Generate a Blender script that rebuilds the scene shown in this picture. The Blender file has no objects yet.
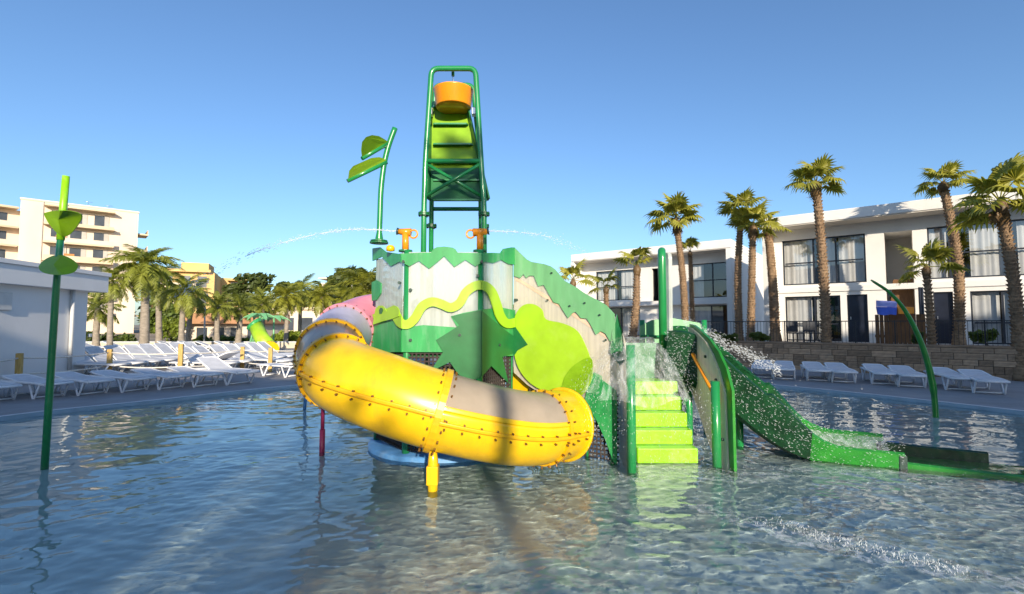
import bpy, math, random
from mathutils import Vector, Matrix, Euler
from mathutils import noise as mn
random.seed(7)
R = math.radians
scene = bpy.context.scene
col = scene.collection

# ------------------------------------------------------------------ camera, sky, sun, exposure
F, CX, CY, HC, PITCH = 490.0, 512.0, 297.0, 1.6, math.atan(27 / 490)
cam_d = bpy.data.cameras.new('camera')
cam_d.sensor_width = 36.0
cam_d.lens = 36.0 * F / 1024
cam_d.clip_start, cam_d.clip_end = 0.05, 3000
cam = bpy.data.objects.new('camera', cam_d)
col.objects.link(cam)
cam.location = (0, 0, HC)
cam.rotation_euler = (R(90) + PITCH, 0, 0)
scene.camera = cam

SUN_EL, SUN_AZ = R(16.5), R(168)            # azimuth clockwise from +Y
world = bpy.data.worlds.new('World')
scene.world = world
world.use_nodes = True
wn = world.node_tree
bg = wn.nodes['Background']
sky = wn.nodes.new('ShaderNodeTexSky')
sky.sky_type = 'NISHITA'
sky.sun_disc = False
sky.sun_elevation = SUN_EL
sky.sun_rotation = SUN_AZ
sky.air_density = 1.0
sky.dust_density = 0.9
sky.ozone_density = 4.6
wn.links.new(sky.outputs[0], bg.inputs[0])
bg.inputs[1].default_value = 0.12

sun_d = bpy.data.lights.new('sun', 'SUN')
sun_d.energy = 3.7
sun_d.angle = R(0.7)
sun_d.cycles.is_caustics_light = True
sun_d.color = (1.0, 0.87, 0.69)
sun = bpy.data.objects.new('sun', sun_d)
col.objects.link(sun)
to_sun = Vector((math.sin(SUN_AZ) * math.cos(SUN_EL), math.cos(SUN_AZ) * math.cos(SUN_EL), math.sin(SUN_EL)))
sun.rotation_euler = to_sun.to_track_quat('Z', 'Y').to_euler()
sun.location = (6, -20, 15)

vs = scene.view_settings
vs.view_transform = 'Standard'
vs.look = 'None'
vs.gamma = 1.0
vs.exposure = 0.84
vs.use_curve_mapping = False
scene.cycles.use_denoising = True
scene.cycles.max_bounces = 8
scene.cycles.transparent_max_bounces = 24
scene.cycles.caustics_reflective = False
scene.cycles.caustics_refractive = True
scene.cycles.sample_clamp_indirect = 6.0

# ------------------------------------------------------------------ layout helpers (survey of the place)
_f = Vector((0, math.cos(PITCH), math.sin(PITCH)))
_u = Vector((0, -math.sin(PITCH), math.cos(PITCH)))
CAM = Vector((0, 0, HC))


def ray(px, py):
    return _f + Vector(((px - CX) / F, 0, 0)) + _u * (-(py - CY) / F)


def at(px, py, Y):
    d = ray(px, py)
    return CAM + d * (Y / d.y)


def onplane(px, py, P0, N):
    d = ray(px, py)
    return CAM + d * ((P0 - CAM).dot(N) / d.dot(N))


def gnd(px, py, z=0.0):
    d = ray(px, py)
    return CAM + d * ((z - HC) / d.z)


# ------------------------------------------------------------------ materials
MATS = {}


def newmat(name):
    m = bpy.data.materials.new(name)
    m.use_nodes = True
    MATS[name] = m
    nt = m.node_tree
    return m, nt, nt.nodes['Principled BSDF'], nt.nodes['Material Output']


def mat(name, c, rough=0.5, var=0.12, scale=4.0, bump=0.0, bscale=40.0, spec=0.5, coat=0.0, metal=0.0,
        stain=None, stain_amt=0.0, stretch=None, rand=0.0):
    m, nt, p, o = newmat(name)
    tc = nt.nodes.new('ShaderNodeTexCoord')
    src = tc.outputs['Object']
    if stretch:
        mp = nt.nodes.new('ShaderNodeMapping')
        mp.inputs['Scale'].default_value = stretch
        nt.links.new(src, mp.inputs[0])
        src = mp.outputs[0]
    n = nt.nodes.new('ShaderNodeTexNoise')
    n.inputs['Scale'].default_value = scale
    n.inputs['Detail'].default_value = 5
    nt.links.new(src, n.inputs['Vector'])
    cr = nt.nodes.new('ShaderNodeValToRGB')
    cr.color_ramp.elements[0].position = 0.3
    cr.color_ramp.elements[1].position = 0.7
    lo = [max(0, x * (1 - var)) for x in c]
    hi = [min(1, x * (1 + var)) for x in c]
    cr.color_ramp.elements[0].color = (*lo, 1)
    cr.color_ramp.elements[1].color = (*hi, 1)
    nt.links.new(n.outputs['Fac'], cr.inputs[0])
    out = cr.outputs[0]
    if stain:
        n2 = nt.nodes.new('ShaderNodeTexNoise')
        n2.inputs['Scale'].default_value = scale * 0.6
        n2.inputs['Detail'].default_value = 8
        n2.inputs['Roughness'].default_value = 0.7
        nt.links.new(src, n2.inputs['Vector'])
        mr = nt.nodes.new('ShaderNodeMapRange')
        mr.inputs['From Min'].default_value = 0.52
        mr.inputs['From Max'].default_value = 0.75
        mr.inputs['To Max'].default_value = stain_amt
        nt.links.new(n2.outputs['Fac'], mr.inputs[0])
        mx = nt.nodes.new('ShaderNodeMix')
        mx.data_type = 'RGBA'
        nt.links.new(mr.outputs[0], mx.inputs[0])
        nt.links.new(out, mx.inputs[6])
        mx.inputs[7].default_value = (*stain, 1)
        out = mx.outputs[2]
    if rand:
        oi = nt.nodes.new('ShaderNodeObjectInfo')
        mr2 = nt.nodes.new('ShaderNodeMapRange')
        mr2.inputs['To Min'].default_value = 1 - rand
        mr2.inputs['To Max'].default_value = 1 + rand
        nt.links.new(oi.outputs['Random'], mr2.inputs[0])
        mx2 = nt.nodes.new('ShaderNodeMix')
        mx2.data_type = 'RGBA'
        mx2.blend_type = 'MULTIPLY'
        mx2.inputs[0].default_value = 1.0
        nt.links.new(out, mx2.inputs[6])
        nt.links.new(mr2.outputs[0], mx2.inputs[7])
        out = mx2.outputs[2]
    nt.links.new(out, p.inputs['Base Color'])
    p.inputs['Roughness'].default_value = rough
    p.inputs['Specular IOR Level'].default_value = spec
    p.inputs['Coat Weight'].default_value = coat
    p.inputs['Coat Roughness'].default_value = 0.12
    p.inputs['Metallic'].default_value = metal
    if bump:
        b = nt.nodes.new('ShaderNodeBump')
        b.inputs['Strength'].default_value = bump
        b.inputs['Distance'].default_value = 0.02
        n3 = nt.nodes.new('ShaderNodeTexNoise')
        n3.inputs['Scale'].default_value = bscale
        n3.inputs['Detail'].default_value = 4
        nt.links.new(src, n3.inputs['Vector'])
        nt.links.new(n3.outputs['Fac'], b.inputs['Height'])
        nt.links.new(b.outputs[0], p.inputs['Normal'])
    return m


def leafmat(name, c, trans, var=0.35, scale=3.0, rough=0.5):
    m, nt, p, o = newmat(name)
    oi = nt.nodes.new('ShaderNodeObjectInfo')
    tc = nt.nodes.new('ShaderNodeTexCoord')
    n = nt.nodes.new('ShaderNodeTexNoise')
    n.inputs['Scale'].default_value = scale
    nt.links.new(tc.outputs['Object'], n.inputs['Vector'])
    ad = nt.nodes.new('ShaderNodeMath')
    ad.operation = 'ADD'
    nt.links.new(n.outputs['Fac'], ad.inputs[0])
    ml = nt.nodes.new('ShaderNodeMath')
    ml.operation = 'MULTIPLY_ADD'
    ml.inputs[1].default_value = 0.5
    ml.inputs[2].default_value = -0.25
    nt.links.new(oi.outputs['Random'], ml.inputs[0])
    nt.links.new(ml.outputs[0], ad.inputs[1])
    cr = nt.nodes.new('ShaderNodeValToRGB')
    cr.color_ramp.elements[0].position = 0.2
    cr.color_ramp.elements[1].position = 0.8
    cr.color_ramp.elements[0].color = (c[0] * (1 - var), c[1] * (1 - var), c[2] * (1 - var), 1)
    cr.color_ramp.elements[1].color = (c[0] * (1 + var * 1.3), c[1] * (1 + var), c[2] * (1 + var), 1)
    nt.links.new(ad.outputs[0], cr.inputs[0])
    nt.links.new(cr.outputs[0], p.inputs['Base Color'])
    p.inputs['Roughness'].default_value = rough
    tr = nt.nodes.new('ShaderNodeBsdfTranslucent')
    tr.inputs[0].default_value = (*trans, 1)
    mx = nt.nodes.new('ShaderNodeMixShader')
    mx.inputs[0].default_value = 0.3
    nt.links.new(p.outputs[0], mx.inputs[1])
    nt.links.new(tr.outputs[0], mx.inputs[2])
    nt.links.new(mx.outputs[0], o.inputs[0])
    return m


def clearmat(name, body, tint, clear=0.5, rough=0.25, streak=(14, 14, 1.2), lo=0.25, hi=0.75):
    """milky see-through plastic: part clear, part white body that scatters light"""
    m, nt, p, o = newmat(name)
    p.inputs['Base Color'].default_value = (*body, 1)
    p.inputs['Roughness'].default_value = rough
    tr = nt.nodes.new('ShaderNodeBsdfTranslucent')
    tr.inputs[0].default_value = (*body, 1)
    m1 = nt.nodes.new('ShaderNodeMixShader')
    m1.inputs[0].default_value = 0.4
    nt.links.new(p.outputs[0], m1.inputs[1])
    nt.links.new(tr.outputs[0], m1.inputs[2])
    tp = nt.nodes.new('ShaderNodeBsdfTransparent')
    tp.inputs[0].default_value = (*tint, 1)
    tc = nt.nodes.new('ShaderNodeTexCoord')
    mp = nt.nodes.new('ShaderNodeMapping')
    mp.inputs['Scale'].default_value = streak
    nt.links.new(tc.outputs['Object'], mp.inputs[0])
    n = nt.nodes.new('ShaderNodeTexNoise')
    n.inputs['Scale'].default_value = 1.0
    n.inputs['Detail'].default_value = 4
    nt.links.new(mp.outputs[0], n.inputs['Vector'])
    mr = nt.nodes.new('ShaderNodeMapRange')
    mr.inputs['From Min'].default_value = lo
    mr.inputs['From Max'].default_value = hi
    mr.inputs['To Min'].default_value = max(0, clear - 0.22)
    mr.inputs['To Max'].default_value = min(1, clear + 0.22)
    nt.links.new(n.outputs['Fac'], mr.inputs[0])
    m2 = nt.nodes.new('ShaderNodeMixShader')
    nt.links.new(mr.outputs[0], m2.inputs[0])
    nt.links.new(m1.outputs[0], m2.inputs[1])
    nt.links.new(tp.outputs[0], m2.inputs[2])
    nt.links.new(m2.outputs[0], o.inputs[0])
    return m


def schlick(nt, f0, normal=None):
    lw = nt.nodes.new('ShaderNodeLayerWeight')
    lw.inputs['Blend'].default_value = 0.5
    if normal is not None:
        nt.links.new(normal, lw.inputs['Normal'])
    pw_ = nt.nodes.new('ShaderNodeMath')
    pw_.operation = 'POWER'
    pw_.inputs[1].default_value = 5.0
    nt.links.new(lw.outputs['Facing'], pw_.inputs[0])
    ma = nt.nodes.new('ShaderNodeMath')
    ma.operation = 'MULTIPLY_ADD'
    ma.inputs[1].default_value = 1.0 - f0
    ma.inputs[2].default_value = f0
    nt.links.new(pw_.outputs[0], ma.inputs[0])
    return ma.outputs[0]


def glassmat(name, tint, refl=1.5, rough=0.02):
    m, nt, p, o = newmat(name)
    nt.nodes.remove(p)
    tp = nt.nodes.new('ShaderNodeBsdfTransparent')
    tp.inputs[0].default_value = (*tint, 1)
    gl = nt.nodes.new('ShaderNodeBsdfGlossy')
    gl.inputs['Roughness'].default_value = rough
    mx = nt.nodes.new('ShaderNodeMixShader')
    nt.links.new(schlick(nt, refl), mx.inputs[0])
    nt.links.new(tp.outputs[0], mx.inputs[1])
    nt.links.new(gl.outputs[0], mx.inputs[2])
    nt.links.new(mx.outputs[0], o.inputs[0])
    return m


mat('green', (0.032, 0.32, 0.09), 0.38, 0.14, 3, coat=0.15, stain=(0.22, 0.43, 0.26), stain_amt=0.65, stretch=(3, 3, 0.7))
mat('green_dark', (0.012, 0.15, 0.042), 0.4, 0.2, 4, stain=(0.06, 0.2, 0.1), stain_amt=0.4)
mat('green_pale', (0.17, 0.44, 0.20), 0.4, 0.12, 3, stain=(0.3, 0.5, 0.33), stain_amt=0.5, stretch=(3, 3, 0.7))
mat('green_tube', (0.016, 0.24, 0.066), 0.28, 0.08, 5, coat=0.4, stain=(0.12, 0.34, 0.17), stain_amt=0.35)
mat('lime', (0.36, 0.60, 0.025), 0.42, 0.10, 4, stain=(0.5, 0.66, 0.16), stain_amt=0.4)
mat('lime_leaf', (0.22, 0.42, 0.008), 0.45, 0.15, 5, stain=(0.34, 0.5, 0.06), stain_amt=0.4)
mat('lime_step', (0.26, 0.62, 0.006), 0.35, 0.10, 6, stain=(0.5, 0.75, 0.25), stain_amt=0.5)
mat('slide_green', (0.020, 0.21, 0.022), 0.28, 0.25, 4, coat=0.35, stain=(0.07, 0.38, 0.045), stain_amt=0.6, bump=.12, bscale=9)
mat('chute_green', (0.007, 0.070, 0.018), 0.25, 0.35, 6, coat=.2, stain=(0.03, 0.22, 0.05), stain_amt=0.6, bump=.3, bscale=10)
mat('slide_dark', (0.004, 0.040, 0.012), 0.3, 0.35, 7, stain=(0.014, 0.10, 0.03), stain_amt=0.6, bump=.25, bscale=9)  # darkened base colour carries the shade on the chute's near wall
mat('yellow', (0.84, 0.52, 0.006), 0.3, 0.08, 2.4, coat=0.3, stain=(0.56, 0.31, 0.03), stain_amt=0.5, stretch=(3, 3, .8))
mat('yellow_flange', (0.80, 0.44, 0.008), 0.35, 0.10, 9, stain=(0.42, 0.2, 0.02), stain_amt=0.5)
mat('orange', (0.86, 0.30, 0.010), 0.33, 0.07, 5, coat=0.3)
mat('pink', (0.72, 0.25, 0.32), 0.35, 0.08, 3, coat=0.2, stain=(0.8, 0.45, 0.48), stain_amt=0.4)
mat('magenta', (0.30, 0.03, 0.10), 0.4, 0.15, 6)
mat('blue_base', (0.10, 0.30, 0.62), 0.5, 0.2, 6, stain=(0.4, 0.55, 0.7), stain_amt=0.5)
mat('bolt', (0.20, 0.10, 0.02), 0.4, 0.3, 30, metal=0.3)
mat('bolt_dark', (0.03, 0.06, 0.05), 0.4, 0.3, 30)
mat('net_rope', (0.045, 0.035, 0.032), 0.9, 0.3, 30)
mat('net_back', (0.55, 0.50, 0.48), 0.8, 0.2, 6)
mat('steel', (0.6, 0.6, 0.6), 0.3, 0.1, 20, metal=0.9)
mat('cream_stripe', (0.72, 0.50, 0.36), 0.5, 0.15, 6)
mat('white_wall', (0.74, 0.72, 0.68), 0.85, 0.05, 0.7, bump=0.15, bscale=60, stain=(0.58, 0.545, 0.49), stain_amt=0.5)
mat('white_hut', (0.80, 0.79, 0.77), 0.85, 0.05, 0.6, bump=0.15, bscale=60, stain=(0.6, 0.58, 0.55), stain_amt=0.4, stretch=(1, 1, 0.6))
mat('soffit', (0.62, 0.57, 0.50), 0.9, 0.06, 1.0)
mat('frame_dark', (0.018, 0.022, 0.032), 0.4, 0.2, 8)
mat('door_dark', (0.012, 0.016, 0.030), 0.35, 0.3, 3)
mat('room_dark', (0.05, 0.05, 0.055), 0.9, 0.2, 2)
mat('curtain', (0.78, 0.74, 0.68), 0.9, 0.06, 3)
mat('wood_brown', (0.16, 0.075, 0.025), 0.7, 0.3, 6, stretch=(8, 8, 0.6), bump=0.2)
mat('wood_post', (0.52, 0.34, 0.10), 0.7, 0.25, 8, stretch=(6, 6, 0.6), bump=0.2)
mat('rope', (0.72, 0.68, 0.6), 0.9, 0.15, 40)
mat('rail_dark', (0.02, 0.022, 0.026), 0.45, 0.2, 12)
mat('stone_block', (0.33, 0.225, 0.14), 0.9, 0.3, 3, bump=0.7, bscale=22, stain=(0.30, 0.25, 0.2), stain_amt=0.6, rand=.38)
mat('mortar', (0.105, 0.085, 0.066), 0.95, 0.2, 10)
mat('lounger', (0.80, 0.80, 0.80), 0.42, 0.04, 6)
mat('lounger_sling', (0.62, 0.63, 0.66), 0.7, 0.08, 6)
mat('apt_white', (0.72, 0.60, 0.47), 0.9, 0.07, 0.3, stain=(0.58, 0.5, 0.42), stain_amt=0.5, stretch=(1, 1, 0.4))
mat('apt_tan', (0.62, 0.42, 0.17), 0.9, 0.1, 0.3, stain=(0.5, 0.33, 0.15), stain_amt=0.5)
mat('apt_brown', (0.42, 0.22, 0.11), 0.9, 0.15, 0.5)
mat('balcony', (0.62, 0.50, 0.34), 0.9, 0.1, 0.5)
mat('awning', (0.50, 0.20, 0.06), 0.8, 0.1, 2)
mat('awning_green', (0.05, 0.16, 0.08), 0.8, 0.1, 2)
mat('apt_window', (0.06, 0.07, 0.085), 0.2, 0.3, 0.7)
mat('shutter', (0.45, 0.42, 0.38), 0.8, 0.1, 2)
mat('bark', (0.27, 0.175, 0.10), 0.95, 0.4, 9, bump=0.9, bscale=30, stretch=(1, 1, 3), stain=(0.34, 0.24, 0.14), stain_amt=0.6)
mat('bark_grey', (0.30, 0.255, 0.20), 0.95, 0.25, 5, bump=0.5, bscale=25, stretch=(1, 1, 2.5), stain=(0.2, 0.16, 0.12), stain_amt=0.5)
mat('wood_trunk', (0.10, 0.07, 0.045), 0.95, 0.3, 4, bump=0.6)
mat('tag_blue', (0.05, 0.12, 0.60), 0.7, 0.15, 5)
mat('tag_lilac', (0.32, 0.36, 0.78), 0.7, 0.1, 5)
mat('lamp_grey', (0.6, 0.6, 0.58), 0.5, 0.05, 5)
mat('render_beige', (0.55, 0.47, 0.36), 0.9, 0.1, 0.8)
leafmat('fan_leaf', (0.28, 0.285, 0.036), (0.55, 0.54, 0.05))
leafmat('fan_dead', (0.20, 0.13, 0.055), (0.2, 0.12, 0.04))
leafmat('feather_leaf', (0.20, 0.235, 0.035), (0.36, 0.4, 0.04))
leafmat('feather_yellow', (0.26, 0.28, 0.03), (0.45, 0.42, 0.04))
leafmat('pine_leaf', (0.055, 0.080, 0.018), (0.10, 0.13, 0.02), scale=0.8)
leafmat('shrub_leaf', (0.085, 0.13, 0.022), (0.2, 0.25, 0.03), scale=1.5)
leafmat('shrub_bright', (0.20, 0.27, 0.03), (0.36, 0.4, 0.04), scale=1.5)
leafmat('agave', (0.10, 0.16, 0.06), (0.15, 0.2, 0.05))
clearmat('poly_clear', (0.82, 0.85, 0.80), (0.93, 0.96, 0.94), 0.34, 0.25)
clearmat('poly_cream', (0.86, 0.80, 0.68), (0.96, 0.94, 0.9), 0.16, 0.35, (22, 22, 1.0))
clearmat('tube_clear', (0.66, 0.57, 0.45), (0.85, 0.82, 0.78), 0.34, 0.12, (2, 2, 2))
clearmat('tube_violet', (0.84, 0.81, 0.95), (0.92, 0.92, 0.98), 0.34, 0.10, (2, 2, 2))
glassmat('pane', (0.80, 0.83, 0.86), 0.16)


def water_material():
    m, nt, p, o = newmat('water')
    nt.nodes.remove(p)
    rf = nt.nodes.new('ShaderNodeBsdfGlass')
    rf.inputs['IOR'].default_value = 1.33
    rf.inputs['Roughness'].default_value = 0.0
    rf.inputs['Color'].default_value = (.94, .975, .97, 1)
    nt.links.new(rf.outputs[0], o.inputs[0])
    return m


water_material()


def drop_material():
    m, nt, p, o = newmat('droplet')
    p.inputs['Base Color'].default_value = (0.85, 0.88, 0.9, 1)
    p.inputs['Roughness'].default_value = 0.15
    tp = nt.nodes.new('ShaderNodeBsdfTransparent')
    tp.inputs[0].default_value = (0.95, 0.97, 0.98, 1)
    mx = nt.nodes.new('ShaderNodeMixShader')
    mx.inputs[0].default_value = 0.62
    nt.links.new(p.outputs[0], mx.inputs[1])
    nt.links.new(tp.outputs[0], mx.inputs[2])
    nt.links.new(mx.outputs[0], o.inputs[0])


drop_material()


def sheet_material(name, lo, hi, body=(0.9, 0.93, 0.95), scale=(7, 7, 2.2)):
    """thin water film: mostly clear, whitish where it breaks up"""
    m, nt, p, o = newmat(name)
    p.inputs['Base Color'].default_value = (*body, 1)
    p.inputs['Roughness'].default_value = 0.08
    tp = nt.nodes.new('ShaderNodeBsdfTransparent')
    tc = nt.nodes.new('ShaderNodeTexCoord')
    mp = nt.nodes.new('ShaderNodeMapping')
    mp.inputs['Scale'].default_value = scale
    nt.links.new(tc.outputs['Object'], mp.inputs[0])
    n = nt.nodes.new('ShaderNodeTexNoise')
    n.inputs['Scale'].default_value = 1.6
    n.inputs['Detail'].default_value = 6
    n.inputs['Roughness'].default_value = 0.65
    n.inputs['Distortion'].default_value = 0.8
    nt.links.new(mp.outputs[0], n.inputs['Vector'])
    mr = nt.nodes.new('ShaderNodeMapRange')
    mr.inputs['From Min'].default_value = 0.42
    mr.inputs['From Max'].default_value = 0.72
    mr.inputs['To Min'].default_value = lo
    mr.inputs['To Max'].default_value = hi
    nt.links.new(n.outputs['Fac'], mr.inputs[0])
    mx = nt.nodes.new('ShaderNodeMixShader')
    nt.links.new(mr.outputs[0], mx.inputs[0])
    nt.links.new(tp.outputs[0], mx.inputs[1])
    nt.links.new(p.outputs[0], mx.inputs[2])
    nt.links.new(mx.outputs[0], o.inputs[0])


sheet_material('water_film', 0.02, 0.34)
sheet_material('foam', -0.15, 0.7, body=(.9, .92, .92), scale=(9, 9, 9))


def deck_material(name, c, tile, mortar_dark=0.75):
    m, nt, p, o = newmat(name)
    geo = nt.nodes.new('ShaderNodeNewGeometry')
    br = nt.nodes.new('ShaderNodeTexBrick')
    br.offset = 0.0
    br.inputs['Scale'].default_value = 1.0
    br.inputs['Brick Width'].default_value = tile
    br.inputs['Row Height'].default_value = tile
    br.inputs['Mortar Size'].default_value = 0.008
    br.inputs['Color1'].default_value = (*[x * 0.94 for x in c], 1)
    br.inputs['Color2'].default_value = (*[min(1, x * 1.06) for x in c], 1)
    br.inputs['Mortar'].default_value = (*[x * mortar_dark for x in c], 1)
    nt.links.new(geo.outputs['Position'], br.inputs['Vector'])
    n = nt.nodes.new('ShaderNodeTexNoise')
    n.inputs['Scale'].default_value = 1.3
    n.inputs['Detail'].default_value = 7
    nt.links.new(geo.outputs['Position'], n.inputs['Vector'])
    mr = nt.nodes.new('ShaderNodeMapRange')
    mr.inputs['To Min'].default_value = 0.72
    mr.inputs['To Max'].default_value = 1.2
    nt.links.new(n.outputs['Fac'], mr.inputs[0])
    mx = nt.nodes.new('ShaderNodeMix')
    mx.data_type = 'RGBA'
    mx.blend_type = 'MULTIPLY'
    mx.inputs[0].default_value = 1.0
    nt.links.new(br.outputs['Color'], mx.inputs[6])
    nt.links.new(mr.outputs[0], mx.inputs[7])
    nt.links.new(mx.outputs[2], p.inputs['Base Color'])
    p.inputs['Roughness'].default_value = 0.75
    return m


deck_material('deck', (0.30, 0.29, 0.29), 0.4)
deck_material('terrace', (0.30, 0.26, 0.22), 0.5)
mat('pool_floor', (0.56, 0.66, 0.63), 0.8, 0.10, 0.9, stain=(0.40, 0.52, 0.55), stain_amt=0.6)
mat('pool_wall', (0.30, 0.42, 0.50), 0.7, 0.1, 3)
mat('coping', (0.62, 0.62, 0.62), 0.7, 0.08, 5)
mat('ground', (0.30, 0.24, 0.17), 0.95, 0.3, 0.2)


# ------------------------------------------------------------------ mesh building
ORG = {}


class MB:
    def __init__(s):
        s.v, s.f, s.sm = [], [], []

    def add(s, verts, faces, smooth=False):
        b = len(s.v)
        s.v += [Vector(x) for x in verts]
        s.f += [tuple(b + i for i in f) for f in faces]
        s.sm += [smooth] * len(faces)
        return s

    def box(s, a, b, M=None):
        (x0, y0, z0), (x1, y1, z1) = a, b
        vv = [Vector(p) for p in ((x0, y0, z0), (x1, y0, z0), (x1, y1, z0), (x0, y1, z0),
                                  (x0, y0, z1), (x1, y0, z1), (x1, y1, z1), (x0, y1, z1))]
        if M is not None:
            vv = [M @ p for p in vv]
        return s.add(vv, [(0, 3, 2, 1), (4, 5, 6, 7), (0, 1, 5, 4), (1, 2, 6, 5), (2, 3, 7, 6), (3, 0, 4, 7)])

    def tube(s, pts, r, n=10, cap=True, flat=None):
        pts = [Vector(p) for p in pts]
        k = len(pts)
        rr = r if isinstance(r, (list, tuple)) else [r] * k
        vv, ff = [], []
        prev = None
        for i in range(k):
            if i == 0:
                d = pts[1] - pts[0]
            elif i == k - 1:
                d = pts[-1] - pts[-2]
            else:
                d = (pts[i + 1] - pts[i]).normalized() + (pts[i] - pts[i - 1]).normalized()
            d.normalize()
            if prev is None:
                a = d.orthogonal().normalized()
            else:
                a = prev - d * prev.dot(d)
                a.normalize()
            prev = a
            b = d.cross(a)
            for j in range(n):
                t = 2 * math.pi * j / n
                vv.append(pts[i] + (a * math.cos(t) + b * math.sin(t)) * rr[i])
        for i in range(k - 1):
            for j in range(n):
                j2 = (j + 1) % n
                ff.append((i * n + j, i * n + j2, (i + 1) * n + j2, (i + 1) * n + j))
        s.add(vv, ff, True)
        if cap:
            b = len(s.v) - len(vv)
            s.f += [tuple(b + j for j in reversed(range(n))), tuple(b + (k - 1) * n + j for j in range(n))]
            s.sm += [False, False]
        return s

    def prism(s, pts, off):
        """closed outline (3-D, planar) extruded by the vector off"""
        pts = [Vector(p) for p in pts]
        n = len(pts)
        off = Vector(off)
        vv = pts + [p + off for p in pts]
        ff = [tuple(reversed(range(n))), tuple(range(n, 2 * n))]
        ff += [(i, (i + 1) % n, n + (i + 1) % n, n + i) for i in range(n)]
        return s.add(vv, ff)

    def lathe(s, prof, c=(0, 0, 0), n=20, M=None, smooth=True):
        vv, ff = [], []
        c = Vector(c)
        for r, z in prof:
            for j in range(n):
                t = 2 * math.pi * j / n
                p = Vector((r * math.cos(t), r * math.sin(t), z))
                vv.append((M @ p if M is not None else p) + c)
        for i in range(len(prof) - 1):
            for j in range(n):
                j2 = (j + 1) % n
                ff.append((i * n + j, i * n + j2, (i + 1) * n + j2, (i + 1) * n + j))
        return s.add(vv, ff, smooth)

    def disc(s, c, r, h, n=12, M=None):
        return s.lathe([(0.0001, 0), (r, 0), (r, h), (0.0001, h)], c, n, M, False)

    def mesh(s, name, origin=None):
        me = bpy.data.meshes.new(name)
        o = origin or Vector((0, 0, 0))
        me.from_pydata([tuple(p - o) for p in s.v], [], s.f)
        me.polygons.foreach_set('use_smooth', s.sm)
        me.update()
        return me

    def build(s, name, m, parent=None, bevel=0.0, **kw):
        o = bpy.data.objects.new(name, s.mesh(name, ORG.get(parent.name) if parent else None))
        col.objects.link(o)
        o.data.materials.append(MATS[m])
        if parent:
            o.parent = parent
            if parent.name in ORG:
                ORG[o.name] = ORG[parent.name]
        if bevel:
            b = o.modifiers.new('bevel', 'BEVEL')
            b.width = bevel
            b.segments = 2
            b.limit_method = 'ANGLE'
        for k_, v_ in kw.items():
            o[k_] = v_
        return o


def thing(name, label, cat, loc=(0, 0, 0), group=None, rz=0.0):
    o = bpy.data.objects.new(name, None)
    o.empty_display_size = 0.2
    col.objects.link(o)
    o.location = loc
    o.rotation_euler = (0, 0, rz)
    ORG[o.name] = Vector(loc)
    o['label'] = label
    o['category'] = cat
    if group:
        o['group'] = group
    return o


def local_thing(*a, **k):
    o = thing(*a, **k)
    ORG[o.name] = Vector((0, 0, 0))
    return o


def copy_tree(o, parent=None):
    c = o.copy()
    col.objects.link(c)
    c.parent = parent
    for ch in o.children:
        copy_tree(ch, c)
    return c


def catmull(P, n):
    P = [Vector(p) for p in P]
    Q = [P[0] * 2 - P[1]] + P + [P[-1] * 2 - P[-2]]
    out = []
    for i in range(len(P) - 1):
        a, b, c, d = Q[i:i + 4]
        for j in range(n):
            t = j / n
            out.append(0.5 * ((2 * b) + (c - a) * t + (2 * a - 5 * b + 4 * c - d) * t * t + (3 * b - a - 3 * c + d) * t ** 3))
    out.append(P[-1])
    return out


# ------------------------------------------------------------------ setting: pool, deck, ground
POOL = [(-9.6, -7), (-9.2, 4.5), (-8.55, 8.1), (-7.2, 10.0), (-5.5, 12.3), (-3, 14.2), (0, 15), (3.6, 14.6),
        (6.6, 12.5), (9.0, 8.8), (10.4, 5), (10.8, -7)]
poolc = catmull([(x, y, 0) for x, y in POOL], 4)
DZ = 0.06
n = len(poolc)


def wave(x, y):
    """height of the rippled surface: swell, wind ripples, rings round the stair splash, wash from the chute"""
    h = .0085 * mn.noise(Vector((x * 1.3 + y * .3, y * 2.2, .3)))
    h += .0056 * mn.noise(Vector((x * 3.4 - y * 1.0, y * 5.0 + x * .8, 1.7)))
    h += .0038 * mn.noise(Vector((x * 8.0 + y * 2, y * 10.5 - x * 1.5, 4.1)))
    h += .0017 * mn.noise(Vector((x * 19 + y * 3, y * 24 - x * 3, 7.7)))
    r = math.hypot(x - 1.85, y - 5.35)
    h += .007 * math.exp(-r / .9) * mn.noise(Vector((x * 9, y * 9, 2.2)))
    r2 = r + .25 * mn.noise(Vector((x * 1.5, y * 1.5, 9.1)))
    h += .0025 * math.exp(-((r2 - 1.6) / 1.3) ** 2) * math.sin(r2 * 21)
    # low breaking ridge of the wash
    t = max(0.0, min(1.0, ((x - 2.0) * 1.0 + (y - 4.0) * -.9) / 2.2))
    lx, ly = 2.0 + .9 * t, 4.0 - .75 * t
    d = math.hypot(x - lx, y - ly)
    h += .020 * math.exp(-(d / .13) ** 2) * (.4 + 1.3 * abs(mn.noise(Vector((x * 5, y * 5, 3.3)))))
    return h


vv, ff = [], []


def grid(x0, x1, y0, y1, s, hole=None):
    nx, ny = int(round((x1 - x0) / s)), int(round((y1 - y0) / s))
    b0 = len(vv)
    for jy in range(ny + 1):
        for ix in range(nx + 1):
            x, y = x0 + ix * s, y0 + jy * s
            vv.append((x, y, wave(x, y)))
    for jy in range(ny):
        for ix in range(nx):
            if hole:
                cx_, cy_ = x0 + (ix + .5) * s, y0 + (jy + .5) * s
                if hole[0] < cx_ < hole[1] and hole[2] < cy_ < hole[3]:
                    continue
            q = b0 + jy * (nx + 1) + ix
            ff.append((q, q + 1, q + nx + 2, q + nx + 1))


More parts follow.
